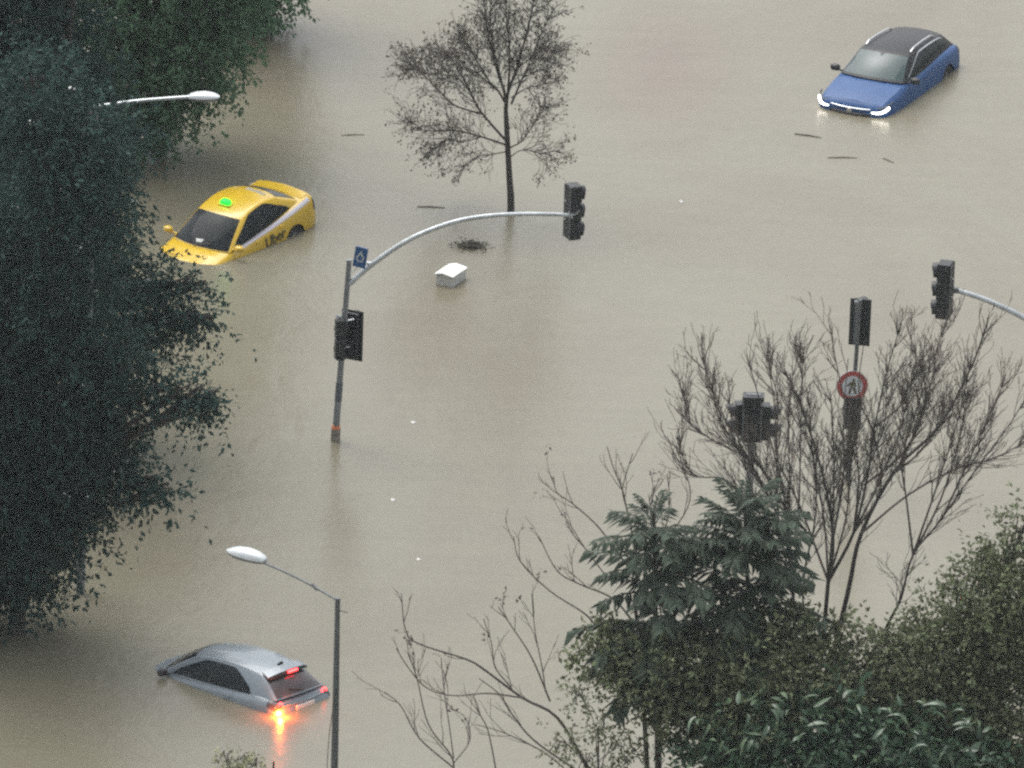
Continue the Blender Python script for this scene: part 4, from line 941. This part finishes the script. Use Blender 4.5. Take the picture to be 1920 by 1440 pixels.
def frond_tree(label, base_px, stem_px, layers, seed):
    b = at(*base_px); Y0 = b.y; rr = random.Random(seed); root = thing('frond_tree', label, 'tree', b, group='evergreens with layered fronds')
    st_ = [aty(x, y, Y0) - b for x, y in stem_px]; g = Geo(); pts = limb(g, [Vector((st_[0].x * 0, 0, -1.5))] + st_, .10, .03, 8); g.build('trunk', M['bark'], root, smooth=60)
    for (py, n, L_, el) in layers:
        i = min(range(len(pts)), key=lambda q: abs((pts[q] - (aty(stem_px[-1][0], py, Y0) - b)).z)); p = pts[i]
        ph = rr.uniform(0, 6)
        for k in range(n):
            a = ph + 2 * PI * k / n + rr.uniform(-.3, .3); o = link('frond', FR[rr.randrange(4)], root)
            s = L_ * rr.uniform(.82, 1.15); o.scale = (s, s * 1.15, s); o.location = p + Vector((math.cos(a) * .05, math.sin(a) * .05, rr.uniform(-.1, .1)))
            o.rotation_euler = (rr.uniform(-.25, .25), R(-(el + rr.uniform(-12, 12))), a)
    return root
frond_tree('dark evergreen with layered flat fronds, left of its twin', (1235, 1575), [(1235, 1540), (1232, 1300), (1228, 1100), (1226, 960)],
    [(955, 4, .5, 55), (975, 6, .95, 14), (1018, 8, 1.1, 6), (1062, 8, 1.25, 2), (1108, 8, 1.35, -2), (1155, 8, 1.4, -8), (1205, 8, 1.4, -14), (1255, 7, 1.4, -18)], 4)
frond_tree('dark evergreen with fuller rounded fronds under the signal cluster', (1410, 1570), [(1410, 1540), (1408, 1300), (1402, 1100), (1396, 955)],
    [(950, 6, .8, 50), (972, 8, 1.1, 22), (1010, 9, 1.25, 10), (1050, 9, 1.3, 4), (1095, 9, 1.35, -2), (1140, 8, 1.4, -8), (1190, 8, 1.4, -14), (1240, 7, 1.35, -20)], 9)

# --- olive trees and shrubs at the lower right
leafy_tree('olive_tree', 'olive-green leafy tree filling the right edge below the bare branches', (1830, 1600),
    [(1880, 1120, 70, 0, 1), (1820, 1150, 60, -.3, .8), (1900, 1210, 80, .2, .9), (1760, 1200, 70, -.4, .8), (1840, 1250, 80, -.2, .9), (1700, 1250, 62, -.5, .8), (1780, 1310, 85, -.4, .8), (1690, 1330, 75, -.7, .8), (1880, 1330, 90, -.2, .9), (1890, 1040, 42, .3, 1.0), (1845, 1060, 30, .1, .8), (1915, 985, 30, .2, 1),
     (1640, 1270, 45, -.5, .7), (1650, 1200, 30, -.3, .7), (1720, 1170, 30, .1, .7), (1800, 1400, 100, -.6, .9), (1900, 1430, 100, -.3, 1), (1690, 1400, 70, -.7, .8), (1960, 1150, 90, .1, 1), (1790, 1100, 24, .1, .7)],
    M['leaf_olive'], .12, .55, 1.6, 13, .10, spr=.7, out=.6, droop=.2, per=11)
leafy_tree('olive_shrub', 'olive shrub at the feet of the dark fronds, between bare stems', (1340, 1600),
    [(1330, 1270, 95, 0, .9), (1230, 1250, 80, -.2, .8), (1430, 1260, 80, -.3, .9), (1150, 1200, 45, .2, .9), (1110, 1230, 40, .0, .8), (1510, 1290, 70, -.4, .9), (1400, 1340, 90, -.6, .8), (1260, 1330, 60, -.2, .8), (1580, 1300, 60, -.5, .8), (1535, 1225, 48, .1, .8), (1600, 1235, 45, .2, .8), (1495, 1195, 45, .0, .8), (1470, 1150, 30, .2, .8), (1570, 1180, 24, .2, .8), (1190, 1270, 45, 0, .7)],
    M['leaf_olive'], .13, .55, 1.25, 17, .09, 'shrub', spr=.45, droop=.2, per=10)
leafy_tree('thin_shrub', 'thin olive sapling left of the dark fronds, see-through', (1120, 1600),
    [(1090, 1300, 36, 0, .9), (1125, 1350, 45, -.1, .9), (1060, 1390, 36, .1, .8), (1100, 1420, 45, 0, .8), (1160, 1400, 34, 0, .9), (1180, 1425, 40, -.2, .7)],
    M['leaf_olive'], .10, .5, .55, 19, .04, 'shrub', spr=.4, droop=.2, per=8)
gl = leafy_tree('glossy_shrub', 'broad-leaved dark green bush with shiny leaves along the bottom edge', (1560, 1640),
    [(1400, 1400, 95, 0, .8), (1520, 1380, 95, -.2, .8), (1640, 1400, 100, -.3, .8), (1750, 1410, 95, -.2, .8), (1330, 1430, 70, .2, .8), (1460, 1460, 100, -.5, .8), (1590, 1470, 110, -.6, .8), (1720, 1480, 110, -.6, .8), (1840, 1460, 90, -.3, .8), (1450, 1330, 55, .1, .7), (1580, 1330, 55, 0, .7)],
    M['leaf_gloss'], .19, .5, .75, 29, .08, 'shrub', spr=.5, droop=.3, per=9)
# its largest leaves, one object each
def leaf_mesh(seed):
    rr = random.Random(seed); g = Geo(); rows = 6; vs = []; cu = (-.16, -.45, .12, -.7)[seed]; fold = (.05, .12, -.03, .09)[seed]
    for i in range(rows + 1):
        s = i / rows; wv = .16 * math.sin(PI * min(1, s * .93 + .07)) ** .8 * (1 - .25 * s) if 0 < i < rows else .006
        z = .12 * math.sin(PI * s * .8) + cu * s * s
        vs += [(s, -wv, z + fold * wv / .16), (s, 0, z), (s, wv, z + fold * wv / .16)]
    fs = [q for i in range(rows) for q in ((i * 3, (i + 1) * 3, (i + 1) * 3 + 1, i * 3 + 1), (i * 3 + 1, (i + 1) * 3 + 1, (i + 1) * 3 + 2, i * 3 + 2))]
    me = bpy.data.meshes.new('leaf'); me.from_pydata(vs, [], fs); me.materials.append(M['leaf_big']); me.polygons.foreach_set('use_smooth', [True] * len(fs)); return me
LM = [leaf_mesh(i) for i in range(4)]
M['leaf_pale_green'] = mat('pale_green_leaf', (.09, .13, .075), .55, 0, .4, 3, spec=.25)
LM[3].materials.clear(); LM[3].materials.append(M['leaf_pale_green'])
rr = random.Random(5)
for i in range(150):
    px = rr.uniform(1290, 1870); py = rr.uniform(1305, 1450) + 60 * abs((px - 1560) / 330) ** 3
    p = aty(px, py, at(1560, 1640).y - rr.uniform(.5, 1.7)) - gl.location
    o = link('leaf', LM[rr.choice((0, 0, 1, 1, 2, 3))], gl); s = rr.uniform(.20, .46); o.scale = (s, s * rr.uniform(.8, 1.2), s); o.location = p
    o.rotation_euler = (rr.uniform(-.6, .6), R(rr.uniform(-35, 45)), rr.uniform(0, 2 * PI))
leafy_tree('young_sapling', 'yellow-green sapling top at the bottom edge below the silver car', (440, 1560),
    [(425, 1424, 20, 0, .7), (455, 1422, 22, .1, .7), (480, 1434, 16, .05, .6), (440, 1450, 30, 0, .8), (410, 1450, 16, 0, .8)], M['leaf_yellow'], .07, .6, 1.0, 41, .02, 'shrub', spr=.2, droop=.2, per=8)
g = Geo(); b = at(512, 1560); g.tube([Vector((0, 0, -1)), aty(513, 1428, b.y) - b], [.03, .02], 8); o = g.build('stake', M['debris']); o.location = b; tag(o, 'thin upright stake at the bottom edge beside the sapling', 'stake')
# --- half-drowned weeds
b = at(884, 463); sb = thing('drowned_shrub', 'dark top of a drowned shrub right of the white box', 'shrub', b)
r_ = np.random.default_rng(3); k_ = 240
o = np.stack([r_.normal(0, .16, k_), r_.normal(0, .14, k_), r_.uniform(-.03, .03, k_)], 1); d = unit(np.stack([r_.normal(0, .9, k_), r_.normal(0, .7, k_), r_.uniform(.0, .35, k_)], 1))
mesh_quads('foliage', sprigs(o, d, r_.uniform(.04, .12, k_), 6, .05, .6, .8, .2, 3), M['leaf_brown'], sb, 'stuff')
# ------------------------------------------------------------------ thin rain mist in the air
hm = bpy.data.materials.new('rain_mist'); hm.use_nodes = True; hn = hm.node_tree.nodes; hn.clear()
pv = hn.new('ShaderNodeVolumePrincipled'); pv.inputs['Color'].default_value = (.86, .93, .93, 1); pv.inputs['Density'].default_value = .00010; pv.inputs['Anisotropy'].default_value = .2
ho = hn.new('ShaderNodeOutputMaterial'); hm.node_tree.links.new(pv.outputs[0], ho.inputs['Volume'])
g = Geo(); g.box((0, 200, 52), (900, 1080, 109)); hz = g.build('haze', hm); tag(hz, kind='stuff')
print('verts', sum(len(o.data.vertices) for o in C.objects if o.type == 'MESH'), 'objs', len(C.objects))
